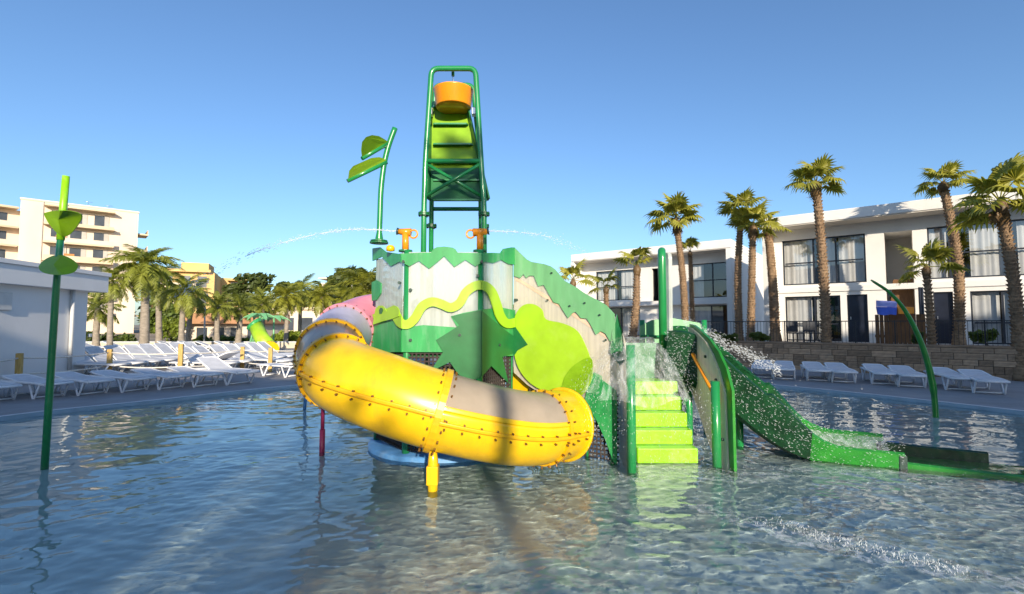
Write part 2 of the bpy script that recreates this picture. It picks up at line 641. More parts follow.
grid(-10, 11, -7, 15.2, .05, (-4, 5.5, 1.5, 6.5))
grid(-4, 5.5, 1.5, 6.5, .02)
wt = MB().add(vv, ff, True)
wo = wt.build('water', 'water', kind='structure')
wo.cycles.is_caustics_caster = True
fl = MB().add([(p.x, p.y, -0.17) for p in poolc], [tuple(range(n))])
fl.build('pool_floor', 'pool_floor', kind='structure').cycles.is_caustics_receiver = True
pw = MB()
for i in range(n):
    a, b = poolc[i], poolc[(i + 1) % n]
    pw.add([(a.x, a.y, -0.17), (b.x, b.y, -0.17), (b.x, b.y, DZ), (a.x, a.y, DZ)], [(0, 1, 2, 3)])
pw.build('pool_wall', 'pool_wall', kind='structure')
cen = Vector((0.5, 4, 0))


def scaled(p, k):
    return cen + (p - cen) * k


dk, gr, cp = MB(), MB(), MB()
for i in range(n):
    a, b = poolc[i], poolc[(i + 1) % n]
    A, B = scaled(a, 3.4), scaled(b, 3.4)
    G, H = scaled(a, 90), scaled(b, 90)
    dk.add([(a.x, a.y, DZ), (b.x, b.y, DZ), (B.x, B.y, DZ), (A.x, A.y, DZ)], [(0, 1, 2, 3)])
    gr.add([(A.x, A.y, DZ), (B.x, B.y, DZ), (H.x, H.y, DZ), (G.x, G.y, DZ)], [(0, 1, 2, 3)])
    a2, b2 = scaled(a, 1.013), scaled(b, 1.013)
    cp.add([(a.x, a.y, DZ + .004), (b.x, b.y, DZ + .004), (b2.x, b2.y, DZ + .004), (a2.x, a2.y, DZ + .004)], [(0, 1, 2, 3)])
dk.build('pool_deck', 'deck', kind='structure')
gr.build('ground', 'ground', kind='structure')
cp.build('pool_edge_strip', 'coping', kind='structure')


# ------------------------------------------------------------------ play tower
V3, V2, V1, V0 = (Vector((-1.87, 6.65, 0)), Vector((-1.30, 5.9, 0)), Vector((-0.36, 5.9, 0)), Vector((0.03, 6.6, 0)))
V4, V5 = Vector((-1.30, 7.45, 0)), Vector((-0.36, 7.45, 0))
WE = Vector((1.22, 5.78, 0))            # far end of the sloping wall beside the stairs
tower = thing('water_play_tower', 'six sided green play tower with milky clear walls and a lime wavy snake', 'play tower', (-0.83, 6.7, 0))
FAC = {}


def facet(a, b):
    d = (b - a).normalized()
    nrm = Vector((d.y, -d.x, 0))
    if nrm.dot(CAM - a) < 0:
        nrm = -nrm
    return a, b, nrm


def pxof(p):
    d = p - CAM
    return CX + F * d.x / d.dot(_f)


FL, FF, FR, FW = facet(V3, V2), facet(V2, V1), facet(V1, V0), facet(V0, WE)


def clip(poly, x, keep_right):
    out = []
    m = len(poly)
    for i in range(m):
        p, q = poly[i], poly[(i + 1) % m]
        pi = (p[0] >= x) if keep_right else (p[0] <= x)
        qi = (q[0] >= x) if keep_right else (q[0] <= x)
        if pi:
            out.append(p)
        if pi != qi:
            t = (x - p[0]) / (q[0] - p[0])
            out.append((x, p[1] + t * (q[1] - p[1])))
    return out


def panel_art(name, poly, m, facets, t0, t1, parent, label=None):
    """a cut-out board following the folded wall: outline surveyed on the wall plane, t0..t1 proud of it"""
    mb = MB()
    for (a, b, nrm) in facets:
        xa, xb = sorted((pxof(a), pxof(b)))
        pl = clip(clip(poly, xa, True), xb, False)
        if len(pl) < 3:
            continue
        pts = [onplane(x, y, a + nrm * t0, nrm) for x, y in pl]
        mb.prism(pts, nrm * (t1 - t0))
    o = mb.build(name, m, parent)
    if label:
        o['label'] = label
    return o


def Z(ox, oy, s, pts):
    return [(ox + x / s, oy + y / s) for x, y in pts]


def stroke(pts, w):
    """outline of a wavy band of varying width"""
    P = [Vector((x, y, 0)) for x, y in pts]
    C = catmull(P, 6)
    up, lo = [], []
    for i, p in enumerate(C):
        d = (C[min(i + 1, len(C) - 1)] - C[max(i - 1, 0)]).normalized()
        nn = Vector((-d.y, d.x, 0))
        up.append(p + nn * w / 2)
        lo.append(p - nn * w / 2)
    return up, lo


ALLF = [FL, FF, FR]
# milky wall boards (one per face)
for (a, b, nrm) in ALLF:
    d = (b - a).normalized()
    q = a + d * .05
    w = b - d * .05
    MB().prism([q + Vector((0, 0, 1.27)), w + Vector((0, 0, 1.27)), w + Vector((0, 0, 2.47)), q + Vector((0, 0, 2.47))], -nrm * 0.012).build('clear_panel', 'poly_clear', tower)
for a, b in ((V3, V4), (V5, V0)):
    d = (b - a).normalized()
    nrm = Vector((-d.y, d.x, 0))
    MB().prism([a + d * .05 + Vector((0, 0, 1.27)), b - d * .05 + Vector((0, 0, 1.27)), b - d * .05 + Vector((0, 0, 1.85)), a + d * .05 + Vector((0, 0, 1.85))], nrm * 0.012).build('back_panel', 'green_pale', tower)
for p, h in ((V3, 2.48), (V2, 2.50), (V1, 2.50), (V0, 2.56), (V4, 2.3), (V5, 2.3)):
    p = p + (Vector((-.92, 6.7, 0)) - p).normalized() * .062
    MB().tube([p + Vector((0, 0, -0.24)), p + Vector((0, 0, h))], 0.045, 14).build('post', 'green_tube', tower)
flo = [V3, V2, V1, V0, V5, V4]
MB().prism([p + (Vector((-.92, 6.7, 0)) - p).normalized() * .12 + Vector((0, 0, 1.18)) for p in flo], (0, 0, 0.08)).build('platform', 'green_dark', tower, bevel=0.01)

crest = Z(360, 220, 4.57, [(62, 130), (95, 125), (122, 146), (185, 155), (270, 150), (325, 150), (338, 132), (352, 125), (385, 122), (425, 127), (438, 135), (447, 150),
                           (540, 152), (600, 150), (638, 152), (652, 132), (690, 125), (708, 128), (708, 205), (672, 200), (640, 182), (603, 197), (565, 190), (527, 213),
                           (482, 183), (432, 215), (385, 166), (352, 195), (316, 223), (270, 188), (226, 212), (186, 190), (146, 211), (105, 168), (62, 187)])
panel_art('crest_board', crest, 'green', ALLF, 0.004, 0.022, tower)
hill = Z(360, 220, 4.57, [(50, 470), (110, 462), (160, 460), (180, 495), (230, 488), (290, 480), (445, 491), (416, 440), (470, 425), (560, 408), (640, 400), (720, 415), (720, 600), (50, 600)])
hill = hill[:-2] + [(520, 356), (505, 356), (490, 352), (470, 352), (424, 352), (392, 352), (388, 355), (387, 376), (371, 376)]
panel_art('hill_board', hill, 'green', ALLF, 0.004, 0.020, tower)
panel_art('side_patch_board', Z(360, 220, 4.57, [(58, 285), (80, 275), (100, 290), (98, 335), (80, 365), (58, 370)]), 'green', [FL], 0.004, 0.02, tower)
panel_art('dark_wedge_board', Z(360, 220, 4.57, [(418, 440), (470, 428), (560, 410), (562, 500), (520, 520), (470, 497)]), 'green_dark', [FF], 0.0205, 0.028, tower)
panel_art('star_board', [(436, 340), (452, 330), (470, 318), (482, 311), (506, 331), (516, 338), (516, 352), (502, 357), (508, 383), (491, 366), (481, 377), (470, 381), (458, 374), (450, 362), (430, 372), (443, 352)], 'green_dark', [FF, FR], 0.029, 0.036, tower)
# snake
up, lo = stroke(Z(360, 220, 4.57, [(66, 452), (100, 440), (130, 425), (155, 418), (172, 445), (190, 472), (220, 476), (252, 448), (285, 395), (330, 374), (375, 385), (415, 400), (455, 380), (485, 330), (525, 302), (565, 300), (600, 330), (622, 385), (640, 440), (668, 472), (712, 468)]), 9.0)
snake = [(p.x, p.y) for p in up] + [(p.x, p.y) for p in reversed(lo)]
sn = MB()
for (a, b, nrm) in ALLF:
    xa, xb = sorted((pxof(a), pxof(b)))
    for i in range(len(up) - 1):
        q = [(up[i].x, up[i].y), (up[i + 1].x, up[i + 1].y), (lo[i + 1].x, lo[i + 1].y), (lo[i].x, lo[i].y)]
        q = clip(clip(q, xa, True), xb, False)
        if len(q) >= 3:
            sn.prism([onplane(x, y, a + nrm * 0.037, nrm) for x, y in q], nrm * 0.012)
snake_o = sn.build('snake_board', 'lime', tower)
snake_o['label'] = 'lime green wavy snake cut-out'
head = Z(360, 220, 4.57, [(62, 478), (66, 440), (74, 405), (88, 391), (104, 391), (116, 402), (124, 418), (140, 398), (156, 390), (172, 396), (182, 412), (180, 440), (150, 452), (110, 462)])
panel_art('snake_head', head, 'lime', [FL, FF], 0.051, 0.060, tower)
panel_art('snake_eye', Z(360, 220, 4.57, [(88, 412), (94, 401), (102, 402), (106, 412), (100, 428), (90, 430)]), 'green_dark', [FL], 0.061, 0.066, tower)
# bolts on the posts and boards
for px_, py_, fc in ((411, 290, FF), (400, 283, FF), (517, 300, FW), (404, 262, FF), (482, 262, FF), (478, 276, FF), (411, 340, FF), (460, 335, FF), (497, 345, FR)):
    p = onplane(px_, py_, fc[0], fc[2])
    MB().disc((0, 0, 0), 0.018, 0.05, 10, Matrix.Translation(p) @ fc[2].to_track_quat('Z', 'Y').to_matrix().to_4x4()).build('bolt', 'bolt_dark', tower)


def net(a, b, z0, z1, parent, back=True, sp=0.05, zt=None):
    d = (b - a)
    L = d.length
    d = d / L
    nrm = Vector((d.y, -d.x, 0))
    mb = MB()
    k = int(L / sp)
    for i in range(k + 1):
        p = a + d * (i * sp)
        mb.box((-.009, -.008, z0), (.009, .008, z1), Matrix.Translation(p))
    M = Matrix.Translation(a) @ d.to_track_quat('X', 'Z').to_matrix().to_4x4()
    z = z0
    while z < z1:
        mb.box((0, -.010, z - .009), (L, .006, z + .009), M)
        z += sp
    mb.build('net', 'net_rope', parent, kind='stuff')


for a, b in ((V3, V2), (V2, V1), (V1, V0)):
    d = (b - a).normalized()
    nrm = Vector((d.y, -d.x, 0))
    net(a + d * .05 - nrm * .03, b - d * .05 - nrm * .03, 0.10, 1.26, tower)
# pale inner boards seen through the nets
MB().box((-1.75, 6.75, 0.1), (-0.1, 6.78, 1.05)).build('inner_board', 'net_back', tower)
MB().prism([at(512, 366, 6.75), at(530, 372, 6.6), at(552, 402, 6.35), at(512, 402, 6.75)], (0.0, 0.03, 0)).build('yellow_board', 'yellow', tower)
# blue base ring
bs = []
for k in range(24):
    t = 2 * math.pi * k / 24
    bs.append((math.cos(t), math.sin(t)))
MB().lathe([(0.99, -0.24), (0.99, 0.04), (0.96, 0.06), (0.0, 0.06)], (-0.92, 6.72, 0), 32).build('base_ring', 'blue_base', tower)

# sloping wall down to the stairs
wall = thing('sloping_play_wall', 'long milky wall sloping from play tower to lime stairs with green wavy crest', 'play wall', (0.6, 6.2, 0))
a, b, nrm = FW
wtop = Z(500, 240, 5.4, [(75, 60), (120, 95), (170, 130), (240, 140), (300, 172), (350, 230), (420, 270), (480, 310), (540, 345), (600, 400)])
wbody = wtop + [(617, 345), (617, 392), (596, 384), (585, 402), (570, 401), (548, 398), (528, 385), (514, 372)]
panel_art('cream_panel', wbody, 'poly_cream', [FW], -0.014, 0.0, wall)
wcrest = Z(500, 240, 5.4, [(66, 40), (76, 38), (92, 52), (120, 80), (145, 104), (170, 118), (205, 124), (240, 130), (275, 142), (300, 160), (325, 190), (350, 220), (385, 240), (420, 260), (450, 282), (480, 300),
                           (510, 316), (540, 330), (575, 352), (620, 400), (625, 560), (597, 545), (572, 505), (548, 492), (520, 511), (495, 462), (472, 424), (440, 422), (412, 388), (394, 394), (370, 421), (340, 375),
                           (322, 345), (292, 336), (266, 290), (240, 243), (210, 250), (186, 193), (160, 193), (145, 206), (130, 184), (110, 206), (82, 195), (66, 198)])
panel_art('crest_board', wcrest, 'green_pale', [FW], 0.004, 0.022, wall)
panel_art('stripe_board', Z(500, 240, 5.4, [(85, 205), (110, 212), (330, 345), (600, 530), (600, 548), (320, 362), (105, 228), (85, 220)]), 'cream_stripe', [FW], 0.002, 0.0035, wall)
panel_art('low_board', [(592, 372), (616, 390), (628, 470), (617, 470), (606, 440), (596, 418), (584, 404)], 'green', [FW], 0.006, 0.022, wall)
panel_art('low_pale_board', [(570, 402), (585, 404), (594, 388), (594, 372), (602, 376), (604, 420), (592, 420), (575, 408)], 'green_pale', [FW], 0.003, 0.005, wall)
star = Z(460, 230, 2.285, [(120, 212), (155, 262), (132, 275), (122, 290)])
panel_art('star_point_board', star, 'green_dark', [FW], 0.045, 0.057, wall)
blob = catmull([Vector((x, y, 0)) for x, y in Z(460, 230, 2.285, [(125, 230), (127, 198), (143, 174), (166, 169), (188, 182), (197, 204), (235, 213), (268, 230), (288, 265), (300, 300), (303, 335), (285, 372), (252, 390), (213, 376), (165, 352), (135, 315), (124, 270), (125, 232)])], 4)
panel_art('lime_creature_board', [(p.x, p.y) for p in blob], 'lime', [FW], 0.024, 0.042, wall)
leaf_o = [(p.x, p.y) for p in catmull([Vector((x, y, 0)) for x, y in Z(460, 230, 2.285, [(212, 362), (232, 358), (240, 335), (262, 308), (298, 291), (303, 322), (290, 358), (268, 382), (246, 388), (228, 380), (212, 364)])], 3)]
panel_art('leaf_board', leaf_o, 'lime_leaf', [FW], 0.044, 0.052, wall)
for i in range(4):
    p = V0.lerp(WE, 0.28 + 0.22 * i)
    MB().tube([p - nrm * .06 + Vector((0, 0, -0.24)), p - nrm * .06 + Vector((0, 0, 2.1 - 0.28 * i))], 0.028, 8).build('post', 'green_tube', wall)
# rope net under the wall
net(V0.lerp(WE, 0.15) - nrm * .05, WE - nrm * .05, 0.0, 0.80, wall)
for px_, py_ in ((552, 273), (585, 303), (570, 306), (600, 315), (548, 300), (575, 330), (606, 340)):
    p = onplane(px_, py_, a + nrm * .02, nrm)
    MB().disc((0, 0, 0), 0.012, 0.02, 8, Matrix.Translation(p) @ nrm.to_track_quat('Z', 'Y').to_matrix().to_4x4()).build('bolt', 'bolt_dark', wall)
MB().prism([at(610, 352, 5.78), at(612, 330, 5.78), at(617, 314, 5.78), at(622, 330, 5.7), at(626, 360, 5.7), at(620, 366, 5.7)], (0.0, 0.03, 0)).build('fin_board', 'green_dark', wall)

# ------------------------------------------------------------------ tube slide
tube = thing('tube_slide', 'big yellow bolted tube slide curling round the play tower', 'slide', tuple(at(426, 485, 4.87)))
TP = [at(398, 316, 7.3), at(364, 322, 7.1), at(341, 336, 6.5), at(331, 354, 5.78), at(340, 373, 5.12), at(378, 390, 4.80), at(428, 407, 4.76), at(482, 421, 4.88), at(528, 428, 5.12), at(564, 424, 5.55)]
NS = 16
TC = catmull(TP, NS)
TR = 0.375


def tframe(i):
    i = max(0, min(len(TC) - 1, i))
    d = (TC[min(i + 1, len(TC) - 1)] - TC[max(i - 1, 0)]).normalized()
    side = d.cross(Vector((0, 0, 1))).normalized()
    upv = side.cross(d).normalized()
    return TC[i], d, side, upv


def shell(mb, t0, t1, a0, a1, ro, ri, na=28):
    """angles in degrees from straight up; positive towards the rider's right"""
    i0, i1 = int(round(t0 * NS)), int(round(t1 * NS))
    rows = []
    full = abs(a1 - a0) >= 359.9
    for i in range(i0, i1 + 1):
        c, d, sd, uv = tframe(i)
        ro_, ri_ = [], []
        for j in range(na + (0 if full else 1)):
            t = R(a0 + (a1 - a0) * j / na)
            e = uv * math.cos(t) + sd * math.sin(t)
            ro_.append(c + e * ro)
            ri_.append(c + e * ri)
        rows.append((ro_, ri_))
    m = len(rows[0][0])
    base = []
    vv = []
    for a_, b_ in rows:
        vv += a_ + b_
    ff = []
    k = 2 * m
    for i in range(len(rows) - 1):
        for j in range(m if full else m - 1):
            j2 = (j + 1) % m
            ff.append((i * k + j, i * k + j2, (i + 1) * k + j2, (i + 1) * k + j))
            ff.append((i * k + m + j2, i * k + m + j, (i + 1) * k + m + j, (i + 1) * k + m + j2))
        if not full:
            ff.append((i * k, (i + 1) * k, (i + 1) * k + m, i * k + m))
            ff.append((i * k + m - 1, i * k + 2 * m - 1, (i + 1) * k + 2 * m - 1, (i + 1) * k + m - 1))
    l = (len(rows) - 1) * k
    for j in range(m if full else m - 1):
        j2 = (j + 1) % m
        ff.append((j2, j, m + j, m + j2))
        ff.append((l + j, l + j2, l + m + j2, l + m + j))
    mb.add(vv, ff, True)
    return mb


def collar(t, w=0.05, r=0.03, m='yellow_flange', nb=22, a0=0, a1=360):
    mb = MB()
    i = int(round(t * NS))
    c, d, sd, uv = tframe(i)
    rows = []
    vv, ff = [], []
    na = 36
    for (rr, off) in ((TR - .01, -w / 2), (TR + r, -w / 2), (TR + r, w / 2), (TR - .01, w / 2)):
        for j in range(na):
            tt = R(a0 + (a1 - a0) * j / na)
            vv.append(c + (uv * math.cos(tt) + sd * math.sin(tt)) * rr + d * off)
    for q in range(4):
        for j in range(na):
            j2 = (j + 1) % na
            ff.append((q * na + j, q * na + j2, ((q + 1) % 4) * na + j2, ((q + 1) % 4) * na + j))
    mb.add(vv, ff)
    o = mb.build('flange_ring', m, tube)
    bm_ = MB()
    for j in range(nb):
        tt = 2 * math.pi * (j + .5) / nb
        e = uv * math.cos(tt) + sd * math.sin(tt)
        for off in (-w * 1.05, w * 1.05):
            p = c + e * (TR + 0.006) + d * off
            bm_.disc((0, 0, -.01), 0.0095, 0.026, 7, Matrix.Translation(p) @ e.to_track_quat('Z', 'Y').to_matrix().to_4x4())
    bm_.build('bolts', 'bolt', o, kind='stuff')
    return o


shell(MB(), 0.3, 1.75, 0, 360, TR, TR - .02, 40).build('tube_section', 'pink', tube, label='pink tube section')
shell(MB(), 1.75, 2.85, 0, 360, TR, TR - .02, 40).build('tube_section', 'tube_violet', tube, label='see-through violet tube section')
shell(MB(), 2.85, 3.85, -75, 75, TR, TR - .02, 22).build('clear_roof', 'tube_clear', tube)
shell(MB(), 2.85, 3.85, 75, 285, TR, TR - .02, 26).build('tube_section', 'yellow', tube)
shell(MB(), 3.85, 6.2, 0, 360, TR, TR - .02, 44).build('tube_section', 'yellow', tube)
shell(MB(), 6.2, 8.35, 79, 281, TR, TR - .02, 30).build('tube_section', 'yellow', tube)
shell(MB(), 6.2, 8.35, -79, 79, TR - .004, TR - .02, 22).build('clear_roof', 'tube_clear', tube)
shell(MB(), 8.35, 9.0, 0, 360, TR, TR - .02, 44).build('tube_section', 'yellow', tube)
collar(1.75, m='pink')
collar(2.85, w=0.07)
collar(3.85, w=0.06)
collar(6.2, w=0.06)
collar(8.35, w=0.05, r=0.02)
shell(MB(), 8.94, 9.0, 0, 360, TR + .03, TR - .02, 40).build('end_lip', 'yellow', tube)
# long side joints with their bolts
for (t0, t1, ang, wd) in ((2.9, 6.2, 88, 3.0), (2.9, 6.2, 272, 3.0), (6.2, 9.0, 97, 2.6), (6.2, 9.0, 263, 2.6)):
    o = shell(MB(), t0, t1, ang - wd, ang + wd, TR + .022, TR - .005, 3).build('seam_strip', 'yellow_flange', tube)
    bm_ = MB()
    i = int(t0 * NS) + 2
    while i < t1 * NS:
        c, d, sd, uv = tframe(i)
        for da in (-5.5, 5.5):
            e = uv * math.cos(R(ang + da)) + sd * math.sin(R(ang + da))
            bm_.disc((0, 0, -.01), 0.0095, 0.026, 7, Matrix.Translation(c + e * (TR + .006)) @ e.to_track_quat('Z', 'Y').to_matrix().to_4x4())
        i += 4
    bm_.build('bolts', 'bolt', o, kind='stuff')
# yellow rim round the clear roof
for ang in (-77, 77):
    shell(MB(), 6.2, 8.35, ang - 3.5, ang + 3.5, TR + .008, TR - .004, 4).build('roof_rim', 'yellow', tube)
# supports
c, d, sd, uv = tframe(int(6.15 * NS))
fp = Vector((c.x, c.y, 0))
MB().tube([fp + Vector((-.02, .05, -.24)), fp + Vector((-.02, .05, .28)), fp + Vector((-.02, .05, .42))], [0.05, 0.05, 0.03], 10).build('support_foot', 'yellow', tube)
MB().box((-.075, -.01, .06), (.035, .11, .24), Matrix.Translation(fp)).build('foot_sleeve', 'yellow', tube, bevel=.008)
p = gnd(322, 452)
q = Vector((p.x, p.y, 0))
MB().tube([q + Vector((0, 0, -.24)), q + Vector((0, 0, 0.28))], 0.034, 10).tube([q + Vector((0, 0, 0.28)), q + Vector((0, 0, 1.0))], 0.024, 10).build('support_leg', 'magenta', tube)
p = gnd(304, 408)
q = Vector((p.x, p.y, 0))
MB().tube([q + Vector((0, 0, -.24)), q + Vector((0.2, -.3, 1.2))], 0.03, 10).build('support_leg', 'blue_base', tube)

# ------------------------------------------------------------------ tipping bucket tower
bt = thing('tipping_bucket_tower', 'tall green pipe frame holding orange tipping bucket above the play tower', 'bucket tower', (-0.8, 6.6, 1.18))
YF, YR = 6.30, 6.95


def bend(pts, n=6):
    """polyline with rounded corners"""
    pts = [Vector(p) for p in pts]
    out = [pts[0]]
    for i in range(1, len(pts) - 1):
        a, b, c = pts[i - 1], pts[i], pts[i + 1]
        r = min(0.1, (b - a).length * .4, (c - b).length * .4)
        p, q = b + (a - b).normalized() * r, b + (c - b).normalized() * r
        for k in range(n + 1):
            t = k / n
            out.append(p * (1 - t) ** 2 + b * 2 * t * (1 - t) + q * t * t)
    out.append(pts[-1])
    return out


lf = [at(423.5, 250, YF), at(424, 205, YF), at(425.5, 160, YF), at(431, 72, YF)]
rf = [at(485, 250, YF), at(484, 205, YF), at(481, 160, YF), at(476.5, 72, YF)]
lf[0].z = rf[0].z = 1.18
topy = 68.5
MB().tube(bend([lf[0], lf[1], lf[2], at(431.5, topy, YF), at(475.5, topy, YF), rf[2], rf[1], rf[0]]), 0.036, 12).build('front_frame', 'green_tube', bt)
lr = [at(431, 250, YR), at(432, 160, YR), at(435, 85, YR)]
rr_ = [at(483, 250, YR), at(480, 160, YR), at(473, 85, YR)]
lr[0].z = rr_[0].z = 1.18
MB().tube(bend([lr[0], lr[1], lr[2], rr_[2], rr_[1], rr_[0]]), 0.034, 12).build('rear_frame', 'green_tube', bt)
MB().tube([at(425.5, 161, YF), at(481, 161, YF)], 0.030, 10).build('cross_bar', 'green_tube', bt)
MB().tube([at(424.5, 197, YF), at(482, 163, YF + .0)], 0.024, 10).build('brace', 'green_tube', bt)
MB().tube([at(425, 163, YF + .04), at(483, 197, YF + .04)], 0.024, 10).build('brace', 'green_tube', bt)
MB().tube([at(432, 209, YR), at(482, 209, YR)], 0.030, 10).build('cross_bar', 'green_tube', bt)
for a_, b_ in ((at(423.7, 170, YF), at(432, 170, YR)), (at(481, 170, YF), at(480, 170, YR)), (at(428, 112, YF), at(434, 112, YR)), (at(479, 112, YF), at(476, 112, YR))):
    MB().tube([a_, b_], 0.022, 8).build('side_bar', 'green_tube', bt)
for px_, py_, Yq in ((424, 214, YF), (484, 214, YF), (431.5, 226, YR), (484, 226, YR)):
    p = at(px_, py_, Yq)
    o = MB().disc(p + Vector((0, 0, -.02)), 0.075, 0.016, 16).disc(p + Vector((0, 0, .002)), 0.075, 0.016, 16).build('flange', 'green_dark', bt)
    bm_ = MB()
    for k in range(6):
        t = k * math.pi / 3
        bm_.disc(p + Vector((math.cos(t) * .058, math.sin(t) * .058, -.034)), 0.011, 0.066, 6)
    bm_.build('bolts', 'bolt_dark', o, kind='stuff')
# splash board with lips
B0, B1 = (at(431, 201, 6.50), at(487, 201, 6.50)), (at(432, 108, 6.85), at(465.5, 108, 6.85))
board = MB().prism([B0[0], B0[1], B1[1], B1[0]], (0, 0.02, 0.0)).build('splash_board', 'lime_leaf', bt)
for t in (0.0, 0.20, 0.39, 0.58, 0.80, 1.0):
    l, r = B0[0].lerp(B1[0], t), B0[1].lerp(B1[1], t)
    l, r = l.lerp(r, .03), l.lerp(r, .97)
    MB().prism([l + Vector((0, -.002, 0)), r + Vector((0, -.002, 0)), r + Vector((-.02, -.08, -.012)), l + Vector((.02, -.08, -.012))], (0, 0, .022)).build('lip', 'green_tube', board)
MB().prism([B0[1] + Vector((0, -.01, 0)), B1[1] + Vector((0, -.01, 0)), B1[1] + Vector((0.03, -.15, 0)), B0[1] + Vector((0.03, -.15, 0))], (.02, 0, 0)).build('side_board', 'green_dark', board)
MB().prism([B0[0] + Vector((0, -.01, 0)), B1[0] + Vector((0, -.01, 0)), B1[0] + Vector((-0.02, -.12, 0)), B0[0] + Vector((-.02, -.12, 0))], (-.02, 0, 0)).build('side_board', 'green_dark', board)
MB().prism([at(431, 201, 6.46), at(487, 201, 6.46), at(482, 168, 6.56), at(431, 168, 6.56)], (0, 0.012, 0)).build('low_board', 'green_dark', board)
bc = at(453.5, 100, 6.64)
zb, zt = at(453.5, 101, 6.42).z, at(453.5, 83.5, 6.42).z
bh = zt - zb
bk = MB().lathe([(0.0, 0), (0.235, 0), (0.243, 0.01), (0.272, bh - .012), (0.28, bh), (0.266, bh), (0.22, .03), (0.0, .03)], (bc.x, bc.y, zb), 36).build('bucket', 'orange', bt, label='orange tipping bucket')
for px_ in (430.5, 474):
    p = at(px_, 112, 6.55)
    MB().box((-.03, -.05, -.05), (.03, .05, .05), Matrix.Translation(p)).build('pivot_block', 'steel', bt, bevel=.008)
MB().tube([at(453, 69, YF), at(453, 69, 6.62), at(453, 76, 6.62)], 0.022, 10).build('feed_pipe', 'green_tube', bt)
st = MB().tube([at(453, 76, 6.62), at(453, 84, 6.62), at(453, 96, 6.62)], [.008, .012, .016], 8).build('water_stream', 'droplet', kind='stuff', label='white water stream falling into the orange bucket', category='water')

# ------------------------------------------------------------------ water cannons
for px_, tip, hd, lab in ((405.5, 399, 411, 'orange water cannon aiming left from the play tower rim'), (480, 487, 473, 'orange water cannon aiming right beside the bucket tower leg')):
    Yc = 6.02
    base = at(px_, 251, Yc)
    cn = thing('water_cannon', lab, 'water cannon', tuple(base), 'orange water cannons on the tower rim')
    MB().tube([base, at(px_, 233, Yc)], 0.042, 14).build('stand', 'orange', cn)
    MB().disc(base + Vector((0, 0, -.01)), 0.085, 0.02, 16).build('base_flange', 'green_dark', cn)
    MB().tube([at(hd, 232.5, Yc), at(tip, 231.5, Yc)], [0.052, 0.036], 14).build('barrel', 'orange', cn)
    MB().lathe([(.05 + .012 * math.cos(t), .012 * math.sin(t)) for t in [k * math.pi / 4 for k in range(9)]], at(hd + (2.5 if hd > tip else -2.5), 234, Yc), 16, Matrix.Rotation(R(90), 3, 'X')).build('hand_grip', 'orange', cn)
    MB().tube([at(tip, 231.5, Yc), at(tip + (-2 if tip < px_ else 2), 231.2, Yc)], [0.036, 0.046], 14).build('nozzle', 'bolt_dark', cn)
yk = at(390.5, 248.5, 6.1)
MB().lathe([(0.0, .045), (.03, .04), (.05, .022), (.055, 0), (.05, -.03), (0.0, -.04)], yk, 16).build('round_knob', 'yellow', None, label='small yellow ball cap on the play tower rim', category='knob')

# ------------------------------------------------------------------ leaf sprinklers


def blade(mb, pts, off):
    mb.prism(pts, off)


ls = thing('leaf_sprinkler', 'curved green pipe with two lime leaf scoops on play tower corner', 'leaf sprinkler', tuple(at(379, 244, 6.4)))
Yl = 6.4
MB().tube(catmull([at(379, 244, Yl), at(380, 215, Yl), at(381, 190, Yl), at(384, 165, Yl), at(388.5, 146, Yl), at(395, 128, Yl)], 5), [0.05] * 2 + [0.036] * 24, 12).build('pipe', 'green_tube', ls)
p = at(379, 243.5, Yl)
MB().disc(p, 0.12, 0.02, 18).disc(p + Vector((0, 0, .028)), 0.11, 0.014, 18).build('base_flange', 'green_dark', ls)
for (x0, y0, x1, y1, pts, m) in (
        (388.5, 143, 362, 158.5, [(362, 157.5), (361, 150), (362, 142), (366, 137), (372, 135), (379, 136), (385, 139.5), (389, 142.5)], 'lime_leaf'),
        (386.5, 162, 347.5, 181, [(348, 179.5), (349, 171), (353, 166), (362, 162), (371, 158), (379, 157), (384, 158.5), (387, 161)], 'lime')):
    a_, b_ = at(x0, y0, Yl), at(x1, y1, Yl - .25)
    arm = MB().tube([a_, b_], [.032, .026], 10).build('arm', 'green_tube', ls)
    L = []
    for k, (x, y) in enumerate(pts):
        t = max(0.0, min(1.0, (x - x1) / (x0 - x1)))
        yy = Yl - .25 * (1 - t)
        edge = y1 + (y0 - y1) * t
        L.append(at(x, y, yy - (edge - y) * 0.012))
    MB().prism(L, (0, .016, .0)).build('leaf', m, arm)

lp = thing('leaf_sprinkler_pole', 'tall green pole with two lime leaf discs standing in the left water', 'leaf sprinkler', tuple(gnd(44, 466)))
g0 = gnd(44.5, 466)
Yp = g0.y
MB().tube([Vector((g0.x, g0.y, -.24)), at(49, 400, Yp), at(56, 290, Yp), at(66, 176, Yp)], [.036, .036, .034, .032], 14).build('pole', 'green_tube', lp)
MB().tube([at(60.5, 240, Yp - .0), at(66, 176, Yp)], [.039, .036], 14).build('sunlit_pole_top', 'lime_step', lp)  # lime colour stands in for sunlight on the upper pole
up_leaf = catmull([Vector((x, y, 0)) for x, y in ((44, 213), (52, 211), (60, 210.5), (70, 211), (79, 213.5), (81.5, 217.5), (77, 226), (70, 234), (64, 236.5), (57, 233), (49, 224), (44.5, 216), (44, 213))], 3)
lo_leaf = catmull([Vector((x, y, 0)) for x, y in ((38.5, 266), (44, 260), (52, 256), (59, 255), (66, 257), (73, 261), (77, 266), (74, 272), (66, 274.5), (56, 275), (46, 273.5), (40, 270.5), (38.5, 266))], 3)
